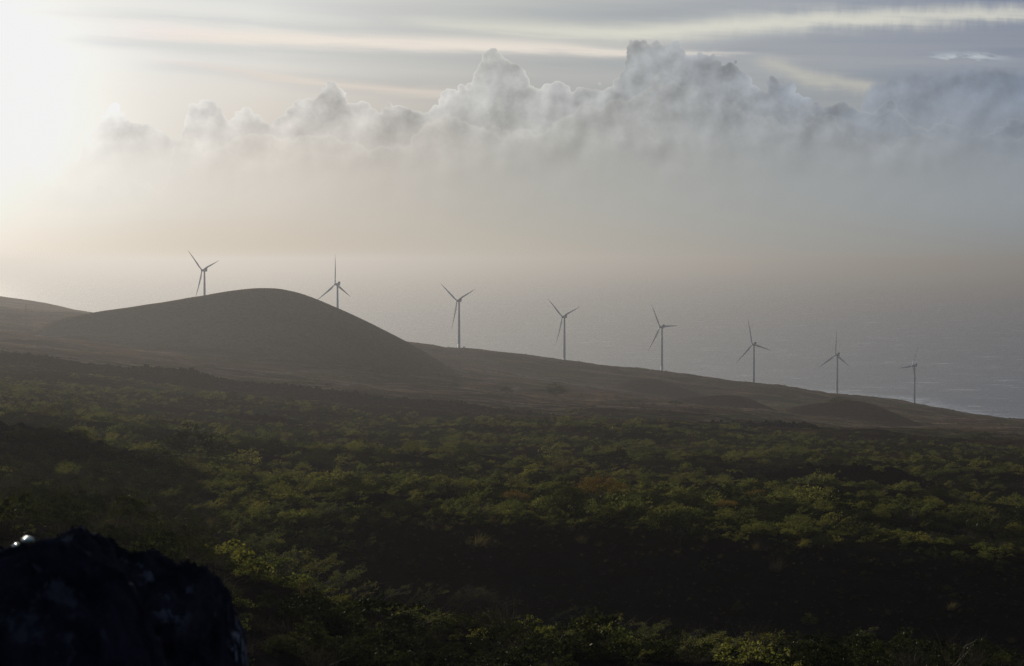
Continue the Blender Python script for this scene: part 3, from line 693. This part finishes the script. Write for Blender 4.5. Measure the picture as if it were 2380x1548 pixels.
def plant(kind, px, py, wpx, lab, cat, mat=None, grp=None, flip=False, hs=1.0, var=None, sink=0.0, rz=None, name=None):
    """px, py: foot of the plant in the picture; wpx: its width there"""
    x, y, z = ground_at(px, py); w = wpx * y / FPX
    lib = {'dome': DOME, 'round': ROUND, 'spread': SPREAD, 'wind': WIND, 'arch': WINDS, 'twig': TWIG}[kind]
    i = plant.n; plant.n += 1; a, b = lib[(i if var is None else var) % len(lib)]
    div = {'wind': 1.45, 'arch': 1.9, 'twig': 1.2}.get(kind, 1.0); s = w / div
    nm = name or ('tree' if kind in ('dome', 'spread') else 'shrub')
    r = rz if rz is not None else (rg.uniform(0, 6.28) if kind in ('dome', 'round', 'spread', 'twig') else rg.uniform(-.35, .35))
    e = empty(nm, (x, y, z - sink * w), r, (s, s, s * hs)); tag(e, lab, cat, grp)
    o = obj({'wind': 'leaves', 'arch': 'leaves', 'twig': 'twigs'}.get(kind, 'crown'), a, e)
    if mat: o.material_slots[0].link = 'OBJECT'; o.material_slots[0].material = M[mat]
    if b: obj({'wind': 'stems', 'arch': 'stems'}.get(kind, 'trunk'), b, e)
    return e
plant.n = 0
PLANTS = [
 ('dome', 1318, 1203, 120, 'largest dark broad-crowned tree with a thick trunk, in the middle of the slope', 'tree', 'dark', 1.5),
 ('spread', 1392, 1197, 120, 'rusty leaved spreading tree just right of the largest dark tree', 'tree', 'rust', 1.5),
 ('spread', 1200, 1180, 70, 'small rusty topped tree left of the largest dark tree', 'tree', 'rust', 1.1),
 ('dome', 1580, 1268, 150, 'wide dark dome tree at the lip of the shaded slope, right of centre', 'tree', 'dark', 1.2),
 ('dome', 1600, 1186, 90, 'dark dome tree uphill of the wide dome tree right of centre', 'tree', 'dark', 1.1),
 ('round', 1567, 1130, 36, 'rounded olive tree standing above the dark gully right of centre', 'tree', 'olive', 1.1),
 ('dome', 1500, 1085, 44, 'small dark tree in the scrub above the largest tree', 'tree', 'dark', 1.0),
 ('dome', 1257, 1078, 32, 'small dark dome bush above and left of the largest tree', 'tree', 'dark', 1.0),
 ('round', 1212, 1078, 34, 'small olive bush beside the small dark dome bush near centre', 'bush', 'olive', 1.0),
 ('round', 1797, 1108, 46, 'pale pinkish leafless bush on the dark lava slope', 'bush', 'dry', 1.0),
 ('dome', 1887, 1078, 50, 'round dark tree standing out on the green slope at right', 'tree', 'dark', 1.2),
 ('round', 1753, 1245, 62, 'bright green mounded bush right of the wide dome tree', 'bush', 'green', 1.0),
 ('round', 1684, 1216, 60, 'green mounded bush between the wide dome tree and an orange bush', 'bush', 'green', .9),
 ('spread', 1688, 1190, 60, 'orange tinted bush behind the green mounded bush', 'bush', 'rust', .9),
 ('spread', 1760, 1163, 55, 'orange tinted bush on the slope above the bright green bush', 'bush', 'rust', .9),
 ('round', 1872, 1280, 34, 'bright olive ball bush left of a dark tree at right', 'bush', 'olive', 1.1),
 ('dome', 1912, 1278, 62, 'dark tree right of the bright olive ball bush', 'tree', 'dark', 1.3),
 ('dome', 2168, 1182, 54, 'dark round topped tree low on the right slope', 'tree', 'olive', 1.1),
 ('round', 2220, 1155, 26, 'small round tree above the dark round topped tree at right', 'tree', 'olive', 1.1),
 ('round', 2272, 1170, 34, 'olive round tree near the right edge, upper of two', 'tree', 'olive', 1.1),
 ('dome', 2135, 1166, 34, 'small dark tree left of the round topped tree at right', 'tree', 'dark', 1.1),
 ('round', 2357, 1243, 48, 'broad olive bush cut by the right edge of the slope', 'bush', 'olive', .9),
 ('dome', 2330, 1318, 36, 'dark low bush near the right edge above the deep shade', 'bush', 'dark', 1.0),
 ('round', 2327, 1545, 44, 'small green tree alone in the deep shade at bottom right', 'tree', 'green', 1.3),
 ('round', 1715, 1425, 32, 'small round shrub alone in the deep shade right of centre', 'bush', 'green', 1.1),
 ('dome', 332, 1022, 48, 'dome shaped tree on the green slope at left, behind the dark ridge', 'tree', 'dark', 1.3),
 ('round', 260, 1020, 28, 'small round bush left of the dome tree at left', 'bush', 'olive', 1.1),
 ('dome', 585, 1052, 42, 'very dark round tree in the light green scrub left of centre', 'tree', 'dark', 1.7),
 ('round', 607, 1012, 26, 'small round tree above the very dark tree left of centre', 'tree', 'green', 1.2),
 ('dome', 415, 1082, 28, 'small dark dome bush at the foot of the dark ridge', 'bush', 'dark', 1.2),
 ('dome', 738, 1087, 84, 'wide dark tree sloping to the left amid light green scrub', 'tree', 'dark', 1.0),
 ('dome', 900, 1078, 46, 'compact dark dome tree left of two taller trees', 'tree', 'dark', 1.4),
 ('dome', 957, 1060, 48, 'tall dark tree behind the compact dome tree', 'tree', 'olive', 1.6),
 ('dome', 1086, 1076, 62, 'big dark round tree, right one of the cluster near centre', 'tree', 'dark', 1.5),
 ('dome', 1040, 1062, 44, 'tall olive tree left of the big dark round tree near centre', 'tree', 'olive', 1.6),
 ('dome', 832, 1168, 108, 'broad flat tree with a lit top below the light green scrub', 'tree', 'dark', 1.0),
 ('dome', 927, 1192, 92, 'low flat tree at the edge of the shaded slope left of centre', 'tree', 'dark', .8),
 ('round', 1055, 905, 24, 'dark bush alone on the pale plain below the big hill', 'bush', 'dark', 1.2),
 ('dome', 1291, 925, 60, 'wide reddish brown tree clump on the plain left of the small mounds', 'tree', 'dark', 1.2),
 ('dome', 1177, 915, 34, 'low dark bush left of the reddish tree clump on the plain', 'bush', 'dark', 1.0),
 ('spread', 1570, 950, 34, 'umbrella shaped tree on the plain below the second mound', 'tree', 'dark', 1.1),
 ('dome', 1640, 958, 18, 'small dark bush right of the umbrella tree by the cattle', 'bush', 'dark', 1.2),
 ('dome', 1833, 934, 46, 'dark tree at the back of the bright green patch', 'tree', 'dark', 1.2),
 ('spread', 1820, 941, 12, 'tiny tree standing on the bright green patch', 'tree', 'dark', 1.8),
 ('dome', 1950, 938, 52, 'dark bushes on the crest of the third mound', 'bush', 'dark', .7),
 ('round', 2290, 1030, 90, 'wide dark thicket on the far right plain', 'thicket', 'dark', .45),
 ('dome', 24, 745, 24, 'flat topped tree at far left, left one of the clump by the poles', 'tree', 'dark', 1.3),
 ('dome', 40, 745, 24, 'flat topped tree at far left, right one of the clump by the poles', 'tree', 'dark', 1.3),
 ('round', 117, 738, 14, 'small round tree at the left foot of the big hill', 'tree', 'dark', 1.0),
 ('spread', 425, 812, 32, 'faint thin tree in front of the big hill', 'tree', 'dark', 1.5),
 ('round', 600, 822, 30, 'faint dark bush at the front foot of the big hill', 'bush', 'dark', .8),
 # light leafy shrubs leaning right, along the near crest
 ('wind', 380, 1165, 60, 'leafy leaning shrub on top of the dark left slope, farthest uphill', 'shrub', 'olive', 1.0),
 ('wind', 442, 1195, 72, 'leafy leaning shrub halfway down the dark left slope', 'shrub', 'green', .9),
 ('wind', 537, 1240, 50, 'bright tuft of leaves at the top of the long band of shrubs', 'shrub', 'olive', 1.3),
 ('wind', 575, 1290, 120, 'large lit shrub at the upper end of the band of shrubs', 'shrub', 'green', 1.0),
 ('arch', 640, 1320, 150, 'long arching shrub in the upper half of the band of shrubs', 'shrub', 'green', .9),
 ('wind', 690, 1350, 130, 'dense lit shrub in the middle of the band of shrubs', 'shrub', 'olive', 1.0),
 ('arch', 700, 1385, 140, 'shrub with a long bare pale stem, lower middle of the band', 'shrub', 'green', .9),
 ('wind', 770, 1372, 110, 'bushy shrub right of the middle of the band of shrubs', 'shrub', 'green', 1.0),
 ('arch', 800, 1395, 120, 'arching shrub with pale stem at the lower end of the dense band', 'shrub', 'olive', 1.0),
 ('arch', 870, 1400, 130, 'low spreading shrub right of a gap in the band', 'shrub', 'green', .9),
 ('wind', 965, 1415, 90, 'small lit shrub left of the brightest one near the bottom centre', 'shrub', 'green', 1.0),
 ('wind', 1050, 1418, 110, 'brightest green shrub near the bottom centre', 'shrub', 'olive', .9),
 ('dome', 1105, 1430, 110, 'dark rounded shrub with a pale dry top near the bottom centre', 'shrub', 'dry', 1.3),
 ('arch', 985, 1452, 120, 'low shrub in front of the brightest one near the bottom centre', 'shrub', 'green', .8),
 ('arch', 905, 1440, 100, 'thin sprigs of leaves in the shade below the band', 'shrub', 'green', .7),
 ('arch', 155, 1212, 60, 'flat spray of leaves low on the far left slope', 'shrub', 'olive', .6),
 ('arch', 235, 1222, 80, 'low leafy branch right of the flat spray at far left', 'shrub', 'olive', .6),
 ('wind', 610, 1192, 80, 'lit shrub left in the row under the broad flat tree', 'shrub', 'green', .7),
 ('wind', 745, 1200, 90, 'lit shrub right in the row under the broad flat tree', 'shrub', 'green', .7),
 ('arch', 1175, 1415, 70, 'small lit sprig right of the dry topped shrub', 'shrub', 'olive', .9),
 ('arch', 1280, 1452, 110, 'long thin branch rising right in the bottom middle', 'shrub', 'green', 1.0),
 ('wind', 1290, 1495, 90, 'leafy shrub at the left of the bottom row', 'shrub', 'green', .8),
 ('wind', 1400, 1485, 110, 'yellow green shrub second in the bottom row', 'shrub', 'olive', .8),
 ('wind', 1485, 1488, 100, 'yellow green shrub third in the bottom row', 'shrub', 'olive', .9),
 ('arch', 1560, 1500, 120, 'arching shrub in the middle of the bottom row', 'shrub', 'green', .9),
 ('wind', 1600, 1520, 120, 'large lit shrub right of the middle of the bottom row', 'shrub', 'green', .9),
 ('round', 1525, 1560, 52, 'round bright green bush cut by the bottom edge', 'shrub', 'green', 1.0),
 ('wind', 1490, 1535, 60, 'small yellow shrub left of the round bush at the bottom edge', 'shrub', 'olive', 1.0),
 ('wind', 1665, 1562, 130, 'broad yellow shrub cut by the bottom edge, the largest there', 'shrub', 'olive', .8),
 ('wind', 1740, 1560, 90, 'small lit shrub right end of the bottom row', 'shrub', 'olive', .8),
 ('arch', 1975, 1495, 100, 'faint shrub in the shade at lower right', 'shrub', 'green', 1.1),
 ('round', 1880, 1456, 40, 'dim round bush above the faint shrub at lower right', 'shrub', 'olive', 1.1),
 ('arch', 2052, 1512, 60, 'small faint sprig farther right in the shade', 'shrub', 'green', .9),
 ('arch', 2180, 1505, 50, 'faint sprig in the dark shade near the right', 'shrub', 'green', .8),
 ('twig', 1805, 1330, 40, 'tall bare leafless bush in the shade right of centre', 'bush', None, 1.5),
 ('twig', 300, 1155, 36, 'bare leafless bush on the dark left slope', 'bush', None, 1.5),
 ('arch', 700, 1420, 60, 'tiny lit sprig below the band, near the big rock', 'shrub', 'olive', .7)]
for kd, px, py, w, lab, cat, mt, hs in PLANTS:
    plant(kd, px, py, w, lab, cat, mt, {'shrub': 'leafy shrubs on the near slope', 'tree': 'trees on the hillside'}.get(cat, 'bushes on the hillside'), hs=hs, name={'thicket': 'thicket', 'bush': 'bush', 'tree': 'tree', 'shrub': 'shrub'}[cat])

# ------------------------------------------------------------------ scrub that nobody could count
def scatter(name, protos, pts, scl, rot, idx, label):
    pc = bpy.data.collections.new(name + '_kinds')
    for i, me in enumerate(protos):
        o = bpy.data.objects.new('%s_kind_%02d' % (name, i), me); pc.objects.link(o)
    me = bpy.data.meshes.new(name); me.vertices.add(len(pts)); me.vertices.foreach_set('co', np.asarray(pts, np.float32).ravel())
    a = me.attributes.new('scl', 'FLOAT_VECTOR', 'POINT'); a.data.foreach_set('vector', np.asarray(scl, np.float32).ravel())
    a = me.attributes.new('rot', 'FLOAT_VECTOR', 'POINT'); a.data.foreach_set('vector', np.asarray(rot, np.float32).ravel())
    a = me.attributes.new('kind', 'INT', 'POINT'); a.data.foreach_set('value', np.asarray(idx, np.int32))
    o = obj(name, me); tag(o, label, kind='stuff')
    ng = bpy.data.node_groups.new(name, 'GeometryNodeTree'); k = NT(ng)
    ng.interface.new_socket('Geometry', in_out='INPUT', socket_type='NodeSocketGeometry'); ng.interface.new_socket('Geometry', in_out='OUTPUT', socket_type='NodeSocketGeometry')
    gi = k.new('NodeGroupInput'); go = k.new('NodeGroupOutput'); ip = k.new('GeometryNodeInstanceOnPoints'); ci = k.new('GeometryNodeCollectionInfo')
    ci.inputs['Collection'].default_value = pc; ci.inputs['Separate Children'].default_value = True; ci.inputs['Reset Children'].default_value = True
    def na(n, t):
        a_ = k.new('GeometryNodeInputNamedAttribute'); a_.data_type = t; a_.inputs['Name'].default_value = n; return a_.outputs['Attribute']
    k.l.new(gi.outputs[0], ip.inputs['Points']); k.l.new(ci.outputs[0], ip.inputs['Instance']); ip.inputs['Pick Instance'].default_value = True
    k.l.new(na('kind', 'INT'), ip.inputs['Instance Index']); k.l.new(na('scl', 'FLOAT_VECTOR'), ip.inputs['Scale']); k.l.new(na('rot', 'FLOAT_VECTOR'), ip.inputs['Rotation'])
    k.l.new(ip.outputs[0], go.inputs[0]); md = o.modifiers.new('scatter', 'NODES'); md.node_group = ng
    return o
def rand_pts(n, y0, y1, rng, amax=0.32):
    y = np.sqrt(rng.uniform(y0 * y0, y1 * y1, n)); x = rng.uniform(-amax, amax, n) * (y + 25)
    return x, y
def build_scrub():
    rng = np.random.default_rng(5)
    def wm(mat, **kw):
        a, b = wind_mesh(rng, 1.0, kw.get('n', 12), kw.get('p', 14), kw.get('l', .032), mat, M['bark'], kw.get('lean', .7)); 
        return a
    near = [wm(M['green']), wm(M['olive']), wm(M['green'], lean=1.1), crown_mesh('bush', rng, 1.3, .6, .1, 34, 900, .036, M['dark']), crown_mesh('bush', rng, 1.4, .5, .1, 34, 900, .036, M['green']),
            twig_mesh(rng, 1.0, 110, M['dry']), twig_mesh(rng, .8, 120, M['straw'], .35, .010), crown_mesh('bush', rng, 1.4, .5, .1, 30, 800, .036, M['olive']),
            DOME[0][0], DOME[1][0], ROUND[0][0]]
    far = [crown_mesh('bush', rng, 1.4, .5, .05, 22, 240, .085, m) for m in (M['farleaf'], M['farleaf'], M['dark'], M['olive'], M['rust'])]
    # near and middle slope
    x1, y1 = rand_pts(38000, 30, 430, rng, .30); x2, y2 = rand_pts(80000, 400, 1250, rng, .30)
    x, y = np.concatenate([x1, x2]), np.concatenate([y1, y2])
    z, lava, cone = height(x, y, True)
    dens = (0.5 + 0.5 * np.clip(fbm(x, y, 38, 3, .6, 41) * 2.6 + .1, -.6, 1)) * (1 - .3 * sstep(y, 350, 600)); dens *= (1 - .6 * lava)
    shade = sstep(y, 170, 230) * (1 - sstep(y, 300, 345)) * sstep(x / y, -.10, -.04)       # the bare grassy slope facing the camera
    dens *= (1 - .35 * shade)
    keep = rng.uniform(size=len(x)) < dens * np.where(y < 400, 1.0, .8)
    x, y, z, shade = x[keep], y[keep], z[keep], shade[keep]
    n = len(x); s = rng.lognormal(.10, .50, n) * (0.8 + .45 * sstep(y, 200, 600)) * np.where(rng.uniform(size=n) < .10, 1.6, 1) * (1 - .5 * shade) * (.45 + .55 * sstep(y, 40, 110))
    zone = fbm(x, y, 80, 3, .5, 42); band = fbm(x / 2.8 + y * .15, y, 62, 4, .55, 46)
    u = rng.uniform(size=n); idx = np.where(u < .17, 0, np.where(u < .27, 1, np.where(u < .35, 2, np.where(u < .69, 3, np.where(u < .80, 4, np.where(u < .87, 5, np.where(u < .93, 6, 7)))))))
    idx = np.where((zone > .18) & (u < .5), 4, idx); idx = np.where((zone < -.2) & (u < .35), 3, idx); idx = np.where((zone < -.2) & (u > .8), 5, idx)
    idx = np.where((shade > .5), np.where(u < .5, 6, np.where(u < .75, 5, 3)), idx)
    bd = (band < -.06) & (y > 120); q_ = rng.uniform(size=n); idx = np.where(bd & (q_ < .78), np.where(q_ < .55, 3, 5), idx); s = np.where(bd, s * .8, s)  # dark and dry kinds mark lava zones and stand in for crest shadows
    bl = (band > .16) & (y > 330) & (q_ < .6); idx = np.where(bl, np.where(q_ < .25, 0, np.where(q_ < .45, 4, 7)), idx)
    big = (rng.uniform(size=n) < .022 * (1 + .6 * sstep(y, 200, 600))) & (shade < .2) & (y > 200)
    idx = np.where(big, rng.choice([8, 9, 10], n, p=[.4, .4, .2]), idx); s = np.where(big, rng.uniform(2.5, 5.0, n), s)
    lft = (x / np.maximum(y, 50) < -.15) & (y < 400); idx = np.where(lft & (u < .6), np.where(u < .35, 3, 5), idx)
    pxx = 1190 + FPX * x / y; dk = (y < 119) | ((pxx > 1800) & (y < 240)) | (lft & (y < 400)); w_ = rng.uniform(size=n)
    idx = np.where(dk & (w_ < .93) & (idx < 8), np.where(w_ < .66, 3, 5), idx)  # dark-leaved and dry kinds put shade into the near, left and lower right scrub
    rz = np.where(np.isin(idx, (0, 1, 2)), rng.uniform(-.6, .6, n), rng.uniform(0, 6.28, n))
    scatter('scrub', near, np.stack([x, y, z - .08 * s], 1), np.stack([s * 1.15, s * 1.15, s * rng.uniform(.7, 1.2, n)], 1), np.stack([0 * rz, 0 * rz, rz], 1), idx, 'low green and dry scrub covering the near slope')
    # far slope
    x, y = rand_pts(60000, 1000, 4300, rng, .30)
    z, lava, cone = height(x, y, True)
    dens = np.clip(.45 + fbm(x, y, 120, 4, .55, 43) * 1.8, 0.03, 1) * (1 - .95 * sstep(cone, -3, 2)) * (1 - .6 * lava) * (1 - .72 * sstep(y, 1600, 1900)) * (z > 3)
    keep = rng.uniform(size=len(x)) < dens; x, y, z = x[keep], y[keep], z[keep]; n = len(x)
    s = rng.uniform(1.3, 3.2, n) * np.where(rng.uniform(size=n) < .05, 1.8, 1); u = rng.uniform(size=n); zone = fbm(x, y, 160, 3, .5, 44)
    idx = np.where(u < .3, 0, np.where(u < .6, 1, np.where(u < .78, 2, np.where(u < .92, 3, 4)))); idx = np.where((zone > .1) & (u < .6), 3, idx)
    rz = rng.uniform(0, 6.28, n)
    scatter('distant_scrub', far, np.stack([x, y, z - .1 * s], 1), np.stack([s * 1.2, s * 1.2, s * rng.uniform(.5, .9, n)], 1), np.stack([0 * rz, 0 * rz, rz], 1), idx, 'low dark scrub dotted over the plain and the far slope')
build_scrub()

# ------------------------------------------------------------------ lava rubble on the ridge crests
def blob_mesh(name, rng, mat, sub=2, amp=.35, fr=1.8):
    import bmesh
    bm = bmesh.new(); bmesh.ops.create_icosphere(bm, subdivisions=sub, radius=1)
    o = rng.uniform(0, 50)
    from mathutils import noise as mn
    for v in bm.verts:
        p = v.co * fr + Vector((o, o, o)); v.co *= 1 + amp * mn.noise(p) + amp * .5 * mn.noise(p * 2.3) + amp * .25 * mn.noise(p * 5)
    me = bpy.data.meshes.new(name); bm.to_mesh(me); bm.free(); me.materials.append(mat); return me
M['lava'] = rock_mat('lava_rock', (.006, .0055, .006), (.016, .014, .015), (.03, .03, .034), .4)
def build_rubble():
    rng = np.random.default_rng(9); pr = [blob_mesh('rock', rng, M['lava'], 2, .5) for i in range(4)]
    x, y = rand_pts(90000, 300, 1560, rng); z, lava, cone = height(x, y, True)
    keep = rng.uniform(size=len(x)) < sstep(lava, .4, .9) * .35; x, y, z = x[keep], y[keep], z[keep]; n = len(x)
    s = rng.uniform(.4, 1.2, n) ** 1.5 * (0.3 + y / 1500 * .7) * np.where(rng.uniform(size=n) < .08, 1.8, 1)
    scatter('lava_rubble', pr, np.stack([x, y, z], 1), np.stack([s, s, s * rng.uniform(.6, 1.1, n)], 1), rng.uniform(0, 6.28, (n, 3)), rng.integers(0, 4, n), 'black broken lava rocks along the dark ridges')
build_rubble()

# ------------------------------------------------------------------ utility poles, far left
def build_poles():
    for px, top, bot, lab in ((60, 707, 739, 'tallest utility pole, alone at the far left'), (92, 721, 745, 'utility pole left one of the pair before the big hill'), (99.5, 721, 744, 'utility pole right one of the pair before the big hill'),
                              (15.7, 714, 731, 'faint utility pole at the left edge, left of two'), (23, 714, 730, 'faint utility pole at the left edge, right of two')):
        Yd = 2500 if px == 60 else 3100
        x = (px - 1190) / FPX * Yd; z1 = EYE - Yd * (top - 604) / FPX; z0 = float(height(x, Yd)); h = max(11, z1 - z0)
        e = empty('utility_pole', (x, Yd, z0)); tag(e, lab, 'utility pole', 'utility poles at the far left')
        b = MB(); b.tube([(0, 0, -1.5), (0, 0, h)], [.3, .2], 8); obj('pole', b.mesh('pole', M['wood'], True), e)
        c = MB(); c.box(-1.2, 1.2, -.28, -.14, h - 1.2, h - .95, .02); obj('crossarm', c.mesh('crossarm', M['wood']), e)
        for sx in (-1.0, 0.35, 1.0):
            i_ = MB(); i_.tube([(sx, -.21, h - .948), (sx, -.21, h - .7)], [.06, .09], 6); obj('insulator', i_.mesh('insulator', M['grey']), e)
build_poles()

# ------------------------------------------------------------------ cattle on the plain
def cow_mesh():
    me = bpy.data.meshes.new('cow')
    v = [(-.75, 0, 1.15), (-.3, 0, 1.12), (.25, 0, 1.12), (.7, 0, 1.2), (1.05, 0, 1.25), (1.3, 0, 1.1), (1.52, 0, .95),
         (-.72, .2, .95), (-.62, .22, .62), (-.74, .22, .42), (-.72, .22, 0), (-.72, -.2, .95), (-.62, -.22, .62), (-.74, -.22, .42), (-.72, -.22, 0),
         (.62, .2, .9), (.64, .2, .45), (.63, .2, 0), (.62, -.2, .9), (.64, -.2, .45), (.63, -.2, 0), (-.92, 0, 1.1), (-.98, 0, .6),
         (1.22, .2, 1.22), (1.22, -.2, 1.22)]
    e = [(0, 1), (1, 2), (2, 3), (3, 4), (4, 5), (5, 6), (0, 7), (7, 8), (8, 9), (9, 10), (0, 11), (11, 12), (12, 13), (13, 14), (3, 15), (15, 16), (16, 17), (3, 18), (18, 19), (19, 20), (0, 21), (21, 22), (5, 23), (5, 24)]
    rad = [.27, .36, .38, .33, .2, .17, .11, .2, .12, .07, .06, .2, .12, .07, .06, .13, .07, .06, .13, .07, .06, .05, .03, .05, .05]
    me.from_pydata(v, e, []); o = bpy.data.objects.new('cow_src', me); COL.objects.link(o)
    sk = o.modifiers.new('skin', 'SKIN'); 
    for i, r in enumerate(rad): me.skin_vertices[0].data[i].radius = (r, r)
    me.skin_vertices[0].data[1].use_root = True
    sb = o.modifiers.new('sub', 'SUBSURF'); sb.levels = 1; sb.render_levels = 1
    dg = bpy.context.evaluated_depsgraph_get(); dg.update(); m2 = bpy.data.meshes.new_from_object(o.evaluated_get(dg)); bpy.data.objects.remove(o)
    m2.name = 'cow'; m2.materials.clear(); m2.materials.append(M['cow'])
    for p in m2.polygons: p.use_smooth = True
    return m2
def build_cattle():
    cm = cow_mesh(); rng = random.Random(3)
    spots = [(1274 + 68, 942 - 22, 'dark cow alone, farthest left of the herd on the plain'), (1347, 933, 'dark cow left of the umbrella tree, nearest the camera'), (1376, 934, 'dark cow grazing second left of the umbrella tree'),
             (1393, 938, 'dark cow grazing nearest left of the umbrella tree'), (1494, 951, 'dark cow just right of the umbrella tree'), (1502, 952, 'dark cow beside another, right of the umbrella tree'),
             (1521, 955, 'dark cow left of the small bush on the plain'), (1528, 955, 'dark cow touching the small bush on the plain')]
    for i, (px, py, lab) in enumerate(spots):
        px = 1394.6 + (405, 405, 567, 455, 900, 945, 1030, 1060)[i] / 2380 * 900 / 1.721; py = 871.6 + (292, 322, 328, 322, 374, 376, 384, 386)[i] / 2380 * 900 / 1.721
        x, y, z = ground_at(px, py); o = obj('cow', cm, None, (x, y, z - .03)); o.rotation_euler = (0, 0, rng.uniform(-.6, .6) + (math.pi if i % 2 else 0)); o.scale = (1.15,) * 3
        tag(o, lab, 'cow', 'cattle grazing on the plain')
build_cattle()

# ------------------------------------------------------------------ foreground rock, close to the camera
def build_rock():
    from mathutils import noise as mn
    def outcrop(name, pts, yc, dep, zb, mat, amp, seed, lab, nu=330, nv=210):
        a = np.array(pts, float); cx = (a[:, 0] - 1190) / FPX * yc; cz = EYE - yc * (a[:, 1] - 604) / FPX
        xs = np.linspace(cx[0], cx[-1], nu); tz = np.interp(xs, cx, cz); vs = []
        for i, x in enumerate(xs):
            for j in range(nv):
                t = math.pi * j / (nv - 1); y = yc + dep * math.cos(t) * (0.6 + .4 * min(1, (tz[i] - zb) / 1.2)); z = zb + (tz[i] - zb) * math.sin(t) ** .7
                p = Vector((x * 1.0 + seed, y, z)); d = 0
                for f, s_ in ((1.3, .8), (3.1, .7), (7, .5), (15, .28), (33, .12), (60, .05)): d += s_ * (mn.noise(p * f) if f < 5 else .45 - 1.6 * abs(mn.noise(p * f)))
                n = Vector((0.15, math.cos(t), math.sin(t))); q = Vector((x, y, z)) + n * d * amp; vs.append((q.x, q.y, q.z))
        idx = np.arange(nu * nv).reshape(nu, nv); q = np.stack([idx[:-1, :-1], idx[:-1, 1:], idx[1:, 1:], idx[1:, :-1]], -1).reshape(-1, 4)
        o = obj(name, mesh_np(name, np.array(vs), q, mats=[mat], smooth=True)); tag(o, lab, 'rock', 'rocks in the near left corner'); return o
    ma = rock_mat('lichen_lava', (.016, .016, .022), (.045, .043, .054), (.22, .23, .27), .95)
    mb = rock_mat('smooth_lava', (.012, .012, .020), (.032, .032, .045), (.09, .09, .11), .6)
    outcrop('boulder', [(-500, 1230), (-200, 1245), (0, 1275), (60, 1285), (120, 1268), (190, 1252), (240, 1268), (300, 1296), (370, 1322), (420, 1345), (465, 1362), (500, 1392), (522, 1430), (535, 1500), (545, 1600), (560, 1750), (578, 2640)], 9.0, 1.0, 326.2, ma, .13, 3.3, 'rough dark lava boulder with pale lichen, filling the near left corner')
    outcrop('boulder', [(-500, 1280), (-100, 1290), (0, 1288), (50, 1280), (95, 1272), (130, 1274), (165, 1290), (215, 1318), (270, 1352), (310, 1420), (345, 1520), (380, 1700), (402, 2880)], 7.2, .7, 326.6, mb, .085, 8.1, 'smooth blue black rock in front of the rough boulder, lower left', 110, 80)
    # two pale shiny lumps on top
    m, k, out = mat_new('pale_green_glass'); b = k.new('ShaderNodeBsdfPrincipled'); k.l.new(b.outputs[0], out.inputs[0])
    tc = k.new('ShaderNodeTexCoord'); n = k.noise(tc.outputs['Object'], 3, 3)
    k.l.new(k.mix(k.mr(n, .4, .6), (.95, .97, .94), (.55, .92, .72)), b.inputs['Base Color']); b.inputs['Roughness'].default_value = .15
    b.inputs['Coat Weight'].default_value = 1
    rng = np.random.default_rng(2)
    for px, py, w, h, rx, lab in ((64.5, 1257, 15, 7, .0, 'larger pale green shiny lump glinting on top of the near rock'), (36.5, 1270, 9, 4.5, -.25, 'smaller white shiny lump left of the larger one on the near rock')):
        me = blob_mesh('shard', rng, m, 3, .18, 1.2); Yd = 7.2; x, y, z = P2W(px, py - 3, Yd)
        o = obj('glass_lump', me, None, (x, y, z)); o.scale = (w / FPX * Yd, .016, h / FPX * Yd * .9); o.rotation_euler = (0, rx, 0)
        for p in me.polygons: p.use_smooth = True
        tag(o, lab, 'glass lump', 'pale shiny lumps on the near rock')
build_rock()

# ------------------------------------------------------------------ haze
def build_haze():
    b = MB(); b.box(-170000, 170000, -900, 160000, -40, 372)
    m, k, out = mat_new('sea_haze'); v = k.new('ShaderNodeVolumePrincipled'); k.l.new(v.outputs[0], out.inputs['Volume'])
    v.inputs['Color'].default_value = (.288, .293, .310, 1); v.inputs['Density'].default_value = 0.000070; v.inputs['Anisotropy'].default_value = 0.64
    o = obj('haze', b.mesh('haze', m)); tag(o, kind='stuff', label='thin pale sea haze over the whole coast')
build_haze()
